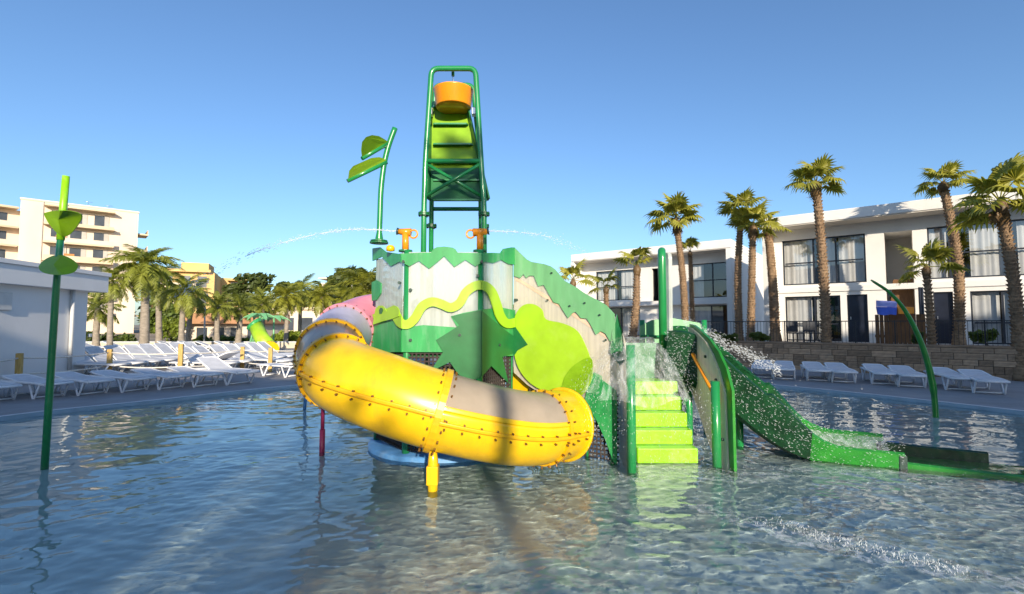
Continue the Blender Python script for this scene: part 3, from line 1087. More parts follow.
for outl, yref, sgn in ((up_leaf, 236, -1), (lo_leaf, 256, 1)):
    mb = MB()
    pts = []
    for q in outl[:-1]:
        cxm = abs(q.x - 61) * .006
        pts.append(at(q.x, q.y, Yp - .05 + sgn * (q.y - yref) * -0.010 + cxm))
    ctr = sum(pts, Vector()) / len(pts) + Vector((0, -.05, 0))
    k = len(pts)
    mb.add(pts + [ctr] + [p_ + Vector((0, .014, .006)) for p_ in pts] + [ctr + Vector((0, .014, .006))],
           [(i, (i + 1) % k, k) for i in range(k)] + [(k + 1 + (i + 1) % k, k + 1 + i, 2 * k + 1) for i in range(k)] + [(i, k + 1 + i, k + 1 + (i + 1) % k, (i + 1) % k) for i in range(k)])
    mb.build('leaf_disc', 'lime_leaf', lp)

bsp = gnd(936, 416)
bs_ = thing('bent_grass_sprinkler', 'green bent grass blade sprinkler rising from the right side water', 'sprinkler', tuple(bsp))
MB().tube(catmull([Vector((bsp.x, bsp.y, -.24)), at(934, 395, bsp.y), at(929, 368, bsp.y), at(920, 340, bsp.y), at(906, 312, bsp.y), at(890, 293, bsp.y), at(871, 280, bsp.y)], 6), [.045] * 7 + [.055 - .0012 * i for i in range(29)] + [.012], 12).build('blade', 'slide_green', bs_)

# ------------------------------------------------------------------ stairs
stair = thing('play_stairs', 'lime green stairs with orange handrails between two green posts', 'stairs', (1.8, 5.9, 0))
SX0, SX1 = 1.44, 2.14
for k in range(5):
    y0 = 5.72 + 0.165 * k
    zt_ = 0.172 * (k + 1)
    MB().box((SX0, y0, max(-.24, zt_ - .172)), (SX1, y0 + 0.165 if k < 4 else 6.75, zt_)).build('step', 'lime_step', stair, bevel=.012)
MB().box((1.36, 6.76, .5), (2.4, 6.80, 1.34)).build('back_board', 'green_dark', stair)
# left side board
PL = Vector((1.36, 5.5, 0))
NL = Vector((1, 0, 0))


def yz(x, pts):
    return [Vector((x, y, z)) for y, z in pts]


MB().prism(yz(1.30, [(5.36, -.24), (5.75, -.24), (7.0, .9), (7.0, 1.75), (6.5, 1.78), (6.1, 1.62), (5.75, 1.42), (5.5, 1.15), (5.4, .6)]), (.022, 0, 0)).build('side_board', 'poly_cream', stair)
MB().prism(yz(1.326, [(5.36, -.24), (5.8, -.24), (6.6, .5), (6.1, .9), (5.7, .62), (5.5, .35), (5.42, .12)]), (.014, 0, 0)).build('side_board_base', 'lime', stair)
pl_, pr_ = gnd(632, 472), gnd(717, 467)
MB().tube([Vector((pl_.x, pl_.y, -.24)), Vector((pl_.x, pl_.y, at(632, 345, pl_.y).z))], 0.05, 14).build('post', 'green_tube', stair)
MB().tube([Vector((pr_.x, pr_.y, -.24)), Vector((pr_.x, pr_.y, at(717, 381, pr_.y).z))], 0.05, 14).build('post', 'green_tube', stair)
xr = pr_.x + .085
sb_ = MB().prism(yz(xr, [(5.5, -.24), (5.64, -.24), (6.6, .75), (6.65, 1.56), (6.5, 1.54), (6.3, 1.48), (6.05, 1.38), (5.84, 1.22), (5.68, 1.04), (5.55, .82)]), (.022, 0, 0)).build('side_board', 'poly_cream', stair)
MB().prism(yz(xr + .024, [(5.40, -.24), (5.52, -.24), (5.55, .85), (5.68, 1.05), (5.86, 1.22), (6.1, 1.36), (6.4, 1.45), (6.66, 1.50), (6.66, 1.60), (6.5, 1.585), (6.3, 1.53), (6.0, 1.42), (5.74, 1.28), (5.54, 1.10), (5.41, .87)]), (.03, 0, 0)).build('board_rim', 'slide_green', sb_)
for y_, z_ in ((5.75, .95), (6.05, 1.2), (6.35, 1.38), (5.6, .3), (6.5, .95)):
    MB().disc((0, 0, 0), .018, .02, 8, Matrix.Translation((xr, y_, z_)) @ Matrix.Rotation(R(-90), 4, 'Y')).build('bolt', 'bolt_dark', sb_)
for x_, ya, za, yb, zb_ in ((xr - .06, 6.35, 1.22, 5.68, .78), (1.40, 6.35, 1.15, 5.68, .72)):
    MB().tube(bend([(x_ + (.06 if x_ > 2 else -.06), ya + .02, za - .05), (x_, ya, za), (x_, yb, zb_), (x_, yb + .04, zb_ - .08), (x_ + (.06 if x_ > 2 else -.06), yb + .2, zb_ + .02)]), .021, 10).build('handrail', 'orange', stair)

# back platform railing and hoop
rail = thing('platform_railing', 'pale green low railing board behind the stair top platform', 'railing', (2.0, 7.3, 1.2))
rb = [at(640, 326, 7.35), at(652, 320, 7.35), at(672, 318, 7.35), at(700, 323, 7.35), at(706, 346, 7.35), at(640, 346, 7.35)]
MB().prism(rb, (0, .03, 0)).build('board', 'green_pale', rail)
for x_ in (642, 704):
    p = at(x_, 320, 7.4)
    MB().tube([Vector((p.x, p.y, -.24)), p], .04, 10).build('post', 'green_tube', rail)
p, q = at(640, 336, 7.3), at(706, 338, 7.3)
MB().tube([p, q], .02, 8).build('bar', 'green_tube', rail)
MB().box((1.3, 6.9, 1.12), (2.45, 7.35, 1.19)).build('deck_plate', 'green_dark', rail)
MB().prism([at(693, 340, 6.95), at(696, 328, 6.95), at(706, 332, 6.95), at(712, 352, 6.9), at(714, 380, 6.9), at(696, 380, 6.95)], (0, .05, 0)).build('side_block', 'green_dark', rail)
hoop = thing('slide_hoop', 'tall green inverted U hoop over the green slide entry', 'hoop', tuple(at(663, 340, 6.9)))
hx = at(662.5, 300, 6.85).x
hz = at(662.5, 249, 6.65).z
hp = [(hx, 6.73, 1.0)] + [(hx, 6.85 - .12 * math.cos(t), hz - .12 + .12 * math.sin(t)) for t in [math.pi * k / 14 for k in range(15)]] + [(hx, 6.97, 1.0)]
hp = [(x + (y - 6.85) * .308, y, z) for x, y, z in hp]
MB().tube(hp, .055, 14).build('hoop_pipe', 'green_tube', hoop)
ho = [(y, z) for x, y, z in hp]
MB().prism(yz(hx + .062, [(6.78, 1.2)] + [(6.85 - .10 * math.cos(t), hz - .12 + .10 * math.sin(t)) for t in [math.pi * k / 14 for k in range(15)]] + [(6.95, 1.2)]), (.05, 0, 0)).build('hoop_board', 'poly_clear', hoop)

# ------------------------------------------------------------------ open green chute slide
ch = thing('open_chute_slide', 'wet dark green open chute slide dropping to the right into the water', 'slide', (3.6, 6.2, 0))
CP = [Vector((2.15, 6.85, 1.10)), Vector((2.5, 6.72, .98)), Vector((2.95, 6.52, .60)), Vector((3.4, 6.32, .22)), Vector((3.85, 6.14, .06)), Vector((4.5, 5.88, .03))]
CC = catmull(CP, 10)


def chute(mb, C, prof, close=True):
    rows = []
    for i, c in enumerate(C):
        d = (C[min(i + 1, len(C) - 1)] - C[max(i - 1, 0)]).normalized()
        sd = d.cross(Vector((0, 0, 1))).normalized()
        uv = sd.cross(d)
        pr = prof(i / (len(C) - 1))
        rows.append([c + sd * a_ + Vector((0, 0, 1)) * b_ * .6 + uv * b_ * .4 for a_, b_ in pr])
    m = len(rows[0])
    vv = [p for r_ in rows for p in r_]
    ff = [(i * m + j, (i + 1) * m + j, (i + 1) * m + (j + 1) % m, i * m + (j + 1) % m) for i in range(len(rows) - 1) for j in range(m)]
    ff += [tuple(range(m)), tuple((len(rows) - 1) * m + j for j in reversed(range(m)))]
    mb.add(vv, ff, False)
    return mb


def wallh(t):
    return .40 + .06 * math.sin(t * 9) * (1 - t) if t < .5 else max(.12, .40 - (t - .5) * .75 + .04 * math.sin(t * 14))


wA = .34
near_p = lambda t: [(wA, -.22 + .14 * t), (wA + .05, -.1), (wA + .06, wallh(t)), (wA + .02, wallh(t) + .02), (wA, wallh(t)), (wA - .01, -.02)]
far_p = lambda t: [(-wA, -.22 + .14 * t), (-wA + .01, -.02), (-wA, wallh(t) + .05), (-wA - .03, wallh(t) + .08), (-wA - .06, wallh(t) + .05), (-wA - .05, -.1)]
KS = 36
TS = KS / (len(CC) - 1)
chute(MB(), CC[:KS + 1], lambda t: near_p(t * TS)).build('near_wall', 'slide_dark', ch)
chute(MB(), CC[:KS + 1], lambda t: far_p(t * TS)).build('far_wall', 'chute_green', ch)
chute(MB(), CC[KS:], lambda t: near_p(TS + .003 + t * (1 - TS))).build('near_wall', 'slide_green', ch, label='bright green flared foot of the near wall')
chute(MB(), CC[KS:], lambda t: far_p(TS + .003 + t * (1 - TS))).build('far_wall', 'slide_green', ch, label='bright green flared foot of the far wall')
chute(MB(), CC, lambda t: [(wA - .012, -.03), (wA - .012, 0), (0, -.05), (-wA + .012, 0), (-wA + .012, -.03), (0, -.08)]).build('trough', 'chute_green', ch)
C2 = [Vector((4.46, 5.895, .02)), Vector((4.9, 5.72, .0)), Vector((5.4, 5.5, -.01)), Vector((6.05, 5.2, -.02))]
ro = thing('run_out_trough', 'low green run out trough lying in the shallow water at right', 'slide trough', (5.2, 5.6, 0))
chute(MB(), catmull(C2, 6), lambda t: [(.30, -.2), (.36, -.2), (.365, .03), (.33, .045), (.30, .03)]).build('near_curb', 'slide_green', ro)
chute(MB(), catmull(C2[:3], 6), lambda t: [(-.36, -.2), (-.29, -.2), (-.29, .11), (-.325, .125), (-.36, .11)]).build('far_curb', 'slide_dark', ro)
chute(MB(), catmull(C2, 6), lambda t: [(.287, -.06), (.287, -.03), (-.287, -.03), (-.287, -.06)]).build('trough_floor', 'slide_green', ro)
for sgn in (-1, 1):
    MB().box((-.04, -.05, -.25), (.04, .05, .14), Matrix.Translation((4.48 - .13 * sgn, 5.89 - .33 * sgn, 0)) @ Matrix.Rotation(R(-22), 4, 'Z')).build('joint_block', 'bolt_dark', ro, bevel=.01)
gp = at(705, 300, 6.9)
MB().tube([Vector((3.0, 6.55, -.24)), Vector((3.0, 6.55, .55))], .05, 10).build('support_leg', 'green_tube', ch)
MB().tube([Vector((2.42, 6.78, -.24)), Vector((2.42, 6.78, 1.0))], .05, 10).build('support_leg', 'green_tube', ch)

# ------------------------------------------------------------------ stone wall, terrace, buildings on the right
U1 = Vector((.784, -.62, 0)).normalized()
N1 = Vector((-.62, -.784, 0)).normalized()
W0 = Vector((11.4, 15.2, 0))            # point on the garden wall face
H0 = Vector((15.1, 21.4, 0))            # point on the hotel facade
TZ = 0.8


def frame1(O):
    M = Matrix.Identity(4)
    M.col[0][:3] = U1
    M.col[1][:3] = -N1
    M.col[2][:3] = (0, 0, 1)
    M.col[3][:3] = O
    return M


MW = frame1(W0)
gw = thing('garden_wall', 'low rough stone block wall behind the right row of loungers', 'wall', tuple(W0))
ORG[gw.name] = Vector((0, 0, 0))
gw.matrix_world = Matrix.Identity(4)
gw.location = (0, 0, 0)
MB().box((-9, .03, DZ), (9, .30, .92), MW).build('core', 'mortar', gw)
MB().box((-9.05, -.03, .921), (9.05, .34, .985), MW).build('cap', 'stone_block', gw, bevel=.012)
bmesh_ = []
for k in range(4):
    mb = MB().box((0, 0, 0), (1, 1, 1))
    me = mb.mesh('stone')
    me.materials.append(MATS['stone_block'])
    bmesh_.append(me)
rows_ = 5
HS = [.15, .21, .165, .19, .145]
for r_ in range(rows_):
    hgt, zr = HS[r_], DZ + sum(HS[:r_])
    u = -6.0 - random.random() * .3
    while u < 7.2:
        L = random.choice((.2, .28, .36, .45, .6)) * random.uniform(.9, 1.1)
        o = bpy.data.objects.new('stone', random.choice(bmesh_))
        col.objects.link(o)
        o.parent = gw
        pr = random.uniform(0, .035)
        M = MW @ Matrix.Translation((u, -.012 - pr, zr + .006)) @ Matrix.Diagonal((L - .014, .05 + pr, hgt - .013, 1))
        o.matrix_local = M
        u += L
# terrace behind the wall
tr_ = MB().box((-14, .301, 0.0), (14, 14, TZ), MW)
tr_.build('terrace', 'terrace', kind='structure')

# railing on the wall
rl = thing('terrace_railing', 'thin dark metal railing running along the terrace above the stone wall', 'railing', (0, 0, 0))
MR = frame1(W0 - N1 * 1.1)
for i in range(15):
    u = -7 + i * 1.05
    MB().box((u - .018, -.018, TZ), (u + .018, .018, TZ + .92), MR).build('post', 'rail_dark', rl)
for z_ in (.12, .88):
    MB().box((-7, -.014, TZ + z_), (7.7, .014, TZ + z_ + .03), MR).build('bar', 'rail_dark', rl)
bl = MB()
for i in range(140):
    u = -7 + i * .105 + .05
    bl.box((u - .006, -.006, TZ + .15), (u + .006, .006, TZ + .88), MR)
bl.build('balusters', 'rail_dark', rl, kind='stuff')


def facade(parent, M, u0, u1, z0, z1, opens, m, th=.28, name='wall'):
    us = sorted({u0, u1, *[o[0] for o in opens], *[o[1] for o in opens]})
    zs = sorted({z0, z1, *[o[2] for o in opens], *[o[3] for o in opens]})
    mb = MB()
    for zi in range(len(zs) - 1):
        run = None
        for ui in range(len(us) - 1):
            cu, cz = (us[ui] + us[ui + 1]) / 2, (zs[zi] + zs[zi + 1]) / 2
            inside = any(o[0] < cu < o[1] and o[2] < cz < o[3] for o in opens)
            if not inside and run is None:
                run = us[ui]
            if (inside or ui == len(us) - 2) and run is not None:
                e = us[ui] if inside else us[ui + 1]
                mb.box((run, 0, zs[zi]), (e, th, zs[zi + 1]), M)
                run = None
    return mb.build(name, m, parent)


def curtain(parent, M, u0, u1, z0, z1, d):
    k = max(4, int((u1 - u0) / .05))
    vv, ff = [], []
    for i in range(k + 1):
        u = u0 + (u1 - u0) * i / k
        dd = d + .025 * math.sin(i * 1.7 + math.sin(i * .6) * 1.5)
        vv += [M @ Vector((u, dd, z0)), M @ Vector((u, dd, z1))]
    ff = [(2 * i, 2 * i + 2, 2 * i + 3, 2 * i + 1) for i in range(k)]
    return MB().add(vv, ff, True).build('curtain', 'curtain', parent)


def window(parent, M, u0, u1, z0, z1, cols_, rows_f, curtains, d=.10, fw=.06):
    w = MB()
    w.box((u0, d, z0), (u1, d + .07, z0 + fw), M).box((u0, d, z1 - fw), (u1, d + .07, z1), M)
    w.box((u0, d, z0 + fw), (u0 + fw, d + .07, z1 - fw), M).box((u1 - fw, d, z0 + fw), (u1, d + .07, z1 - fw), M)
    fo = w.build('window_frame', 'frame_dark', parent)
    cs = [u0 + (u1 - u0) * c_ for c_ in cols_]
    for c_ in cs:
        MB().box((c_ - .035, d + .005, z0 + fw), (c_ + .035, d + .065, z1 - fw), M).build('mullion', 'frame_dark', fo)
    for r_ in rows_f:
        zc = z0 + (z1 - z0) * r_
        prev = u0 + fw
        for e in [*[x for x in cs], u1 - fw]:
            MB().box((prev + .036, d + .01, zc - .03), (e - .036, d + .06, zc + .03), M).build('transom', 'frame_dark', fo)
            prev = e
    prev = u0 + fw
    for e in [*cs, u1 - fw]:
        MB().add([M @ Vector(q_) for q_ in ((prev, d + .036, z0 + fw), (e, d + .036, z0 + fw), (e, d + .036, z1 - fw), (prev, d + .036, z1 - fw))], [(0, 1, 2, 3)]).build('pane', 'pane', fo)
        prev = e
    for a_, b_ in curtains:
        curtain(fo, M, u0 + (u1 - u0) * a_ + .03, u0 + (u1 - u0) * b_ - .03, z0 + .02, z1 - .03, d + .22)
    return fo


def rooms(parent, M, u0, u1, z0, z1, d=2.6):
    mb = MB()
    P = [M @ Vector(x) for x in ((u0, .29, z0), (u1, .29, z0), (u1, d, z0), (u0, d, z0), (u0, .29, z1), (u1, .29, z1), (u1, d, z1), (u0, d, z1))]
    mb.add(P, [(0, 1, 2, 3), (7, 6, 5, 4), (1, 5, 6, 2), (2, 6, 7, 3), (3, 7, 4, 0)])
    mb.build('room', 'room_dark', parent)


MH = frame1(H0)
hot = thing('hotel_building', 'two storey white hotel at right with big dark framed windows and overhanging roof', 'building', (0, 0, 0))
ops = [(-2.85, .36, 3.42, 5.55), (-2.80, -.62, TZ + .02, 2.88), (-.38, .36, TZ + .01, 2.89),
       (1.02, 1.95, TZ + .01, 5.5), (2.42, 6.6, 3.42, 5.55), (2.52, 3.12, TZ + .01, 2.89), (3.62, 5.0, TZ + .02, 2.88), (5.4, 6.6, TZ + .02, 2.88)]
facade(hot, MH, -3.23, 9.0, TZ - .2, 6.02, ops, 'white_wall')
for o_ in ops:
    if o_[:2] != (1.02, 1.95):
        rooms(hot, MH, o_[0] - .01, o_[1] + .01, o_[2] - .02, o_[3] + .02)
window(hot, MH, -2.85, .36, 3.42, 5.55, (.39, .66), (.48,), ((0, .38), (.45, .66), (.68, 1)))
window(hot, MH, -2.80, -.62, TZ + .02, 2.88, (.55, .80), (.38,), ((0, .5), (.56, .78)))
window(hot, MH, 2.42, 6.6, 3.42, 5.55, (.16, .58), (.48,), ((.0, .15), (.3, .56), (.62, .8)))
window(hot, MH, 3.62, 5.0, TZ + .02, 2.88, (.66,), (.40,), ((.0, .64), (.68, 1)))
window(hot, MH, 5.4, 6.6, TZ + .02, 2.88, (.5,), (.40,), ((.0, .5),))
for a_, b_ in ((-.38, .36), (2.52, 3.12)):
    dr = MB().box((a_ + .05, .12, TZ + .01), (b_ - .05, .17, 2.84), MH).build('door', 'door_dark', hot)
    MB().box((a_, .09, TZ + .01), (a_ + .05, .2, 2.89), MH).box((b_ - .05, .09, TZ + .01), (b_, .2, 2.89), MH).box((a_ + .05, .09, 2.84), (b_ - .05, .2, 2.89), MH).build('door_frame', 'frame_dark', hot)
    MB().box((a_ + .10, .085, TZ + 1.0), (a_ + .13, .119, TZ + 1.12), MH).build('handle', 'steel', dr)
# stair recess
rc = MB()
P = [MH @ Vector(x) for x in ((1.02, .285, TZ), (1.95, .285, TZ), (1.95, 2.4, TZ), (1.02, 2.4, TZ), (1.02, .285, 5.5), (1.95, .285, 5.5), (1.95, 2.4, 5.5), (1.02, 2.4, 5.5))]
rc.add(P, [(0, 1, 2, 3), (7, 6, 5, 4), (1, 5, 6, 2), (2, 6, 7, 3), (3, 7, 4, 0)])
rc.build('recess', 'white_wall', hot)
for k in range(12):
    MB().box((1.1, .5 + k * .14, TZ), (1.9, .64 + k * .14, TZ + .17 * (k + 1)), MH).build('stair_step', 'wood_brown', hot)
MB().prism([MH @ Vector(x) for x in ((1.12, .42, 2.3), (1.93, .42, 2.3), (1.93, .42, 3.5), (1.26, .42, 3.5))], MH.to_3x3() @ Vector((0, .04, 0))).build('stair_screen', 'wood_brown', hot)
# roof
MB().box((-3.45, -1.15, 6.02), (9.2, 6.0, 6.06), MH).build('soffit', 'soffit', hot)
MB().box((-3.5, -1.2, 6.061), (9.25, 6.05, 6.50), MH).build('roof', 'white_wall', hot, bevel=.02)
MB().box((-3.48, -1.15, TZ - .2), (-3.231, .35, 6.019), MH).build('side_fin', 'white_wall', hot)
MB().box((-3.23, .281, TZ - .2), (-2.95, 6.0, 6.019), MH).build('side_wall', 'white_wall', hot)
MB().box((-3.22, -.06, 3.06), (9, -.001, 3.30), MH).build('floor_band', 'white_wall', hot)

# middle building
A2, B2 = Vector((13.3, 29.5, 0)), Vector((5.2, 35.8, 0))
U2 = (A2 - B2).normalized()
N2 = Vector((U2.y, -U2.x, 0))
if N2.dot(CAM - A2) < 0:
    N2 = -N2
M2 = Matrix.Identity(4)
M2.col[0][:3] = U2
M2.col[1][:3] = -N2
M2.col[2][:3] = (0, 0, 1)
M2.col[3][:3] = B2
L2 = (A2 - B2).length


def u2(px):
    k = (px - CX) / F
    return (B2.y * k - B2.x) / (U2.x - U2.y * k)


hm = thing('hotel_building', 'smaller white hotel block with slanted side wall behind the middle palms', 'building', (0, 0, 0))
ops2 = [(u2(596), u2(640), 3.25, 5.35), (u2(692), u2(731), 3.25, 5.4), (u2(652), u2(660), 3.1, 5.3), (u2(692), u2(731), .8, 2.75), (u2(602), u2(640), .8, 2.75)]
facade(hm, M2, 0, L2, 0, 6.0, ops2, 'white_wall')
for o_ in ops2:
    rooms(hm, M2, o_[0] - .01, o_[1] + .01, o_[2] - .02, o_[3] + .02)
window(hm, M2, *ops2[0], (.5,), (.45,), ((0, .5), (.55, 1)))
window(hm, M2, *ops2[1], (.55,), (.5,), ((.0, .3),))
window(hm, M2, *ops2[3], (.5,), (), ((.0, .5),))
window(hm, M2, *ops2[4], (.5,), (), ((.5, 1),))
MB().box((-.05, -1.3, 6.0), (L2, 8, 6.04), M2).build('soffit', 'soffit', hm)
MB().box((-.2, -1.35, 6.041), (L2 + .3, 8.05, 6.55), M2).build('roof', 'white_wall', hm, bevel=.02)
MB().box((L2 + .001, -1.3, 0), (L2 + .28, 8.0, 6.04), M2).build('side_wall', 'white_wall', hm)
MB().box((-.25, -1.3, 0), (-.001, .5, 6.0), M2).build('side_fin', 'white_wall', hm)
MB().box((.001, -.5, 2.82), (L2, -.001, 3.1), M2).build('balcony_slab', 'white_wall', hm)

# towels and stair gate at the hotel
tb = thing('hanging_towel', 'blue and lilac towel draped over the terrace railing', 'towel', (0, 0, 0))
pc = at(884, 308, 17.3)
tw = []
for (x, y) in ((877.5, 301), (884, 299.8), (895, 301), (897, 308), (896, 314), (890, 316), (881, 315), (877, 309)):
    tw.append((x, y))
fx = [at(x, y, 17.3) for x, y in tw]
MB().prism([at(x, y, 17.3) for x, y in ((877, 300.4), (887, 300.8), (897, 301.4), (897, 307.2), (887, 306.8), (877, 306.5))], (0, .05, 0)).build('upper_fold', 'tag_lilac', tb, bevel=.004)
MB().prism([at(x, y, 17.27) for x, y in ((877, 306.7), (887, 307), (897, 307.4), (896.4, 315), (891, 314.2), (885, 315.4), (878.5, 314.3))], (0, .06, 0)).build('lower_fold', 'tag_blue', tb, bevel=.004)
tb2 = thing('hanging_towel', 'orange towel hung beside the blue one on the terrace railing', 'towel', (0, 0, 0))
MB().prism([at(x, y, 17.4) for x, y in ((898, 306.5), (914, 307), (914.5, 313.5), (899, 314))], (0, .04, 0)).build('cloth', 'orange', tb2, bevel=.01)
sg = thing('wooden_screen', 'brown wooden slat screen on the terrace under the hanging towels', 'screen', (0, 0, 0))
MS = frame1(at(900, 330, 17.9))
MSo = MS.translation.z
for i in range(11):
    u = -.72 + i * .132
    MB().box((u, 0, TZ - MSo), (u + .122, .03, TZ - MSo + 1.15), MS).build('slat', 'wood_brown', sg)
MB().box((-.74, .031, TZ + .3 - MSo), (.75, .06, TZ + .4 - MSo), MS).build('rail', 'wood_brown', sg)
for x_ in (919.5, 922):
    p = at(x_, 290, 17.6)
    pst = MB().tube([Vector((p.x, p.y, TZ)), Vector((p.x, p.y, p.z + .1))], .04, 8)
    pst.build('post', 'frame_dark', sg)


# ------------------------------------------------------------------ sun loungers
def make_lounger(back_deg, name='sun_lounger'):
    t = local_thing(name, 'white lounger', 'sun lounger', (0, 0, 0))
    # local: +X towards the foot, head at -X; length 1.9, width .66
    f = MB()
    for sy in (-1, 1):
        f.tube(bend([(-.95, sy * .30, .33), (-.6, sy * .31, .335), (.55, sy * .31, .335), (.93, sy * .30, .315)]), .028, 8)
    f.tube([(.93, -.30, .315), (.945, 0, .315), (.93, .30, .315)], .03, 8)
    f.tube([(-.95, -.30, .33), (-.965, 0, .33), (-.95, .30, .33)], .03, 8)
    f.build('frame', 'lounger', t)
    for x0, w_ in ((.55, .21), (-.55, .21)):
        for sy in (-1, 1):
            MB().tube(bend([(x0 - w_, sy * .30, .32), (x0 - .02, sy * .31, .0), (x0 + .02, sy * .31, .0), (x0 + w_, sy * .30, .32)]), .024, 8).build('leg', 'lounger', t)
        MB().tube([(x0, -.31, .03), (x0, .31, .03)], .018, 6).build('stretcher', 'lounger', t)
    # seat slats as a lightly sagging panel with ribs
    sp = MB()
    for i in range(16):
        x = -.22 + i * .072
        sp.box((x, -.285, .345 - .012 * math.sin(math.pi * i / 15)), (x + .058, .285, .362 - .012 * math.sin(math.pi * i / 15)))
    sp.build('seat_slats', 'lounger_sling', t, kind='stuff')
    bk_ = MB()
    M = Matrix.Translation((-.24, 0, .355)) @ Matrix.Rotation(R(back_deg), 4, 'Y')
    for i in range(10):
        x = -.07 - i * .072
        bk_.box((x, -.27, -.008), (x + .058, .27, .010), M)
    b_ = MB().tube([M @ Vector((0, -.29, 0)), M @ Vector((-.68, -.24, 0)), M @ Vector((-.74, -.2, 0)), M @ Vector((-.74, .2, 0)), M @ Vector((-.68, .28, 0)), M @ Vector((0, .29, 0))], .024, 8).build('backrest', 'lounger', t)
    bk_.build('backrest_slats', 'lounger_sling', b_, kind='stuff')
    return t


LF = make_lounger(6)
LU = make_lounger(38)
LH = make_lounger(22)
used = set()


def lounger(proto, x, y, ang, label, group):
    if proto.name in used:
        o = copy_tree(proto)
    else:
        o = proto
        used.add(proto.name)
    o.location = (x, y, DZ)
    o.rotation_euler = (0, 0, ang + random.uniform(-.09, .09))
    o['label'] = label
    o['group'] = group
    return o


# right row: four pairs along the stone wall
RW = 'loungers along the stone wall'
rlab = ['farthest lounger of the right row, half hidden by the chute slide', 'second farthest lounger of the right row, beside the chute slide',
        'left lounger of the pair in front of the tall palm trunk', 'right lounger of the pair in front of the tall palm trunk',
        'left lounger of the pair beneath the wooden screen', 'right lounger of the pair behind the bent grass sprinkler',
        'left lounger of the nearest pair at the right edge', 'right lounger of the nearest pair at the right edge']
for i, (px_, py_) in enumerate(((768, 377.5), (790, 379), (822, 380.5), (847, 382), (888, 384), (916, 386.5), (962, 389.5), (994, 393))):
    p = gnd(px_, py_, DZ)
    a_ = math.atan2(-.80, .60) if i % 2 else math.atan2(-.74, .67)
    lounger(LF, p.x, p.y + .3, R(-114), rlab[i], RW).scale = (.88, .82, .95)

LG = 'loungers along the left pool edge'
names_ = ['at the left picture edge below the white hut', 'in front of the left leaf pole', 'just right of the left leaf pole', 'fourth along the left pool edge', 'below the first yellow rope post', 'sixth along the left pool edge',
          'second from the yellow tube along the left pool edge', 'with its back raised, nearest the yellow tube']
for i in range(8):
    t = i / 7
    x, y = -10.5 + t * 3.75, 9.25 + t * 3.35
    lounger(LH if i in (7,) else LF, x - .75, y + .35, math.atan2(-.43, .9), 'white lounger ' + names_[i], LG)
LB = 'raised back loungers behind the rope barrier'
ords = ['first', 'second', 'third', 'fourth', 'fifth', 'sixth', 'seventh', 'eighth']
for i in range(8):
    lounger(LU, -12.75 + .06 * i, 15.0 + .68 * i, -.12, 'raised back lounger, %s nearest in the row beside the white hut' % ords[i], LB)
LC = 'raised back loungers in the middle deck row'
for i in range(7):
    lounger(LU, -9.7 + .05 * i, 15.6 + .72 * i, -.1, 'raised back lounger, %s nearest in the row left of the yellow tube' % ords[i], LC)
LD = 'far loungers below the palms'
for i, px_ in enumerate((95, 124, 158, 178, 198, 216, 234)):
    p = gnd(px_, 353.2, DZ)
    lounger(LH, p.x, p.y, R(8), 'far white lounger, %s from the left under the feathery palms' % ords[i], LD)
for i, (px_, py_, an, lb) in enumerate(((277, 377, 2.6, 'lone white lounger in sun just left of the yellow tube bend'), (262, 370, -.3, 'white lounger behind the lone one beside the rope post'), (205, 372, 2.9, 'sunlit white lounger turned the other way behind the dark rope post'))):
    p = gnd(px_, py_, DZ)
    lounger(LH if i else LF, p.x, p.y + .3, an, lb, 'single loungers on the left deck')

# ------------------------------------------------------------------ rope barrier on the left deck
rbx = thing('rope_barrier', 'rope barrier of wooden posts and two white ropes across the left deck', 'rope barrier', (0, 0, 0))
PP = []
for px_, py_, h_ in ((-60, 397, .8), (18, 385, .8), (109, 375, .78), (180, 376, .95), (242, 370, .78), (270, 372, .78), (330, 367, .78)):
    g = gnd(px_, py_, DZ)
    PP.append((g, h_))
    MB().box((-.06, -.06, DZ), (.06, .06, DZ + h_), Matrix.Translation((g.x, g.y, 0)) @ Matrix.Rotation(R(20), 4, 'Z')).build('post', 'wood_post', rbx, bevel=.012)
for z_ in (.28, .68):
    for i in range(len(PP) - 1):
        a_, b_ = PP[i][0] + Vector((0, 0, z_)), PP[i + 1][0] + Vector((0, 0, z_))
        pts = [a_.lerp(b_, k / 8) - Vector((0, 0, .05 * 4 * (k / 8) * (1 - k / 8))) for k in range(9)]
        MB().tube(pts, .021, 6).build('rope', 'rope', rbx)

# ------------------------------------------------------------------ white hut at left
HA = Vector((-12.8, 12.3, 0))
HB = Vector((-13.15, 15.6, 0))
uh = (HB - HA).normalized()
nh = Vector((uh.y, -uh.x, 0))
if nh.x < 0:
    nh = -nh
MHu = Matrix.Identity(4)
MHu.col[0][:3] = uh
MHu.col[1][:3] = -nh
MHu.col[2][:3] = (0, 0, 1)
MHu.col[3][:3] = HA
Lh = (HB - HA).length
hut = thing('white_hut', 'low flat roofed white service hut at the left picture edge', 'hut', (0, 0, 0))
MB().box((-8, 0, 0), (Lh - .5, 6, 2.6), MHu).build('wall', 'white_hut', hut)
MB().box((-8.1, -.25, 2.601), (Lh, 6.2, 3.1), MHu).build('parapet', 'white_hut', hut, bevel=.01)
MB().box((-8.15, -.30, 3.101), (Lh + .05, 6.25, 3.22), MHu).build('roof_cap', 'white_hut', hut, bevel=.01)
MB().tube([MHu @ Vector((2.15, -.07, DZ)), MHu @ Vector((2.15, -.07, 2.6))], .05, 10).build('drain_pipe', 'lamp_grey', hut)
MB().box((.2, -.06, 1.95), (-.24, -.001, 2.4), MHu).build('wall_box', 'lamp_grey', hut, bevel=.01)
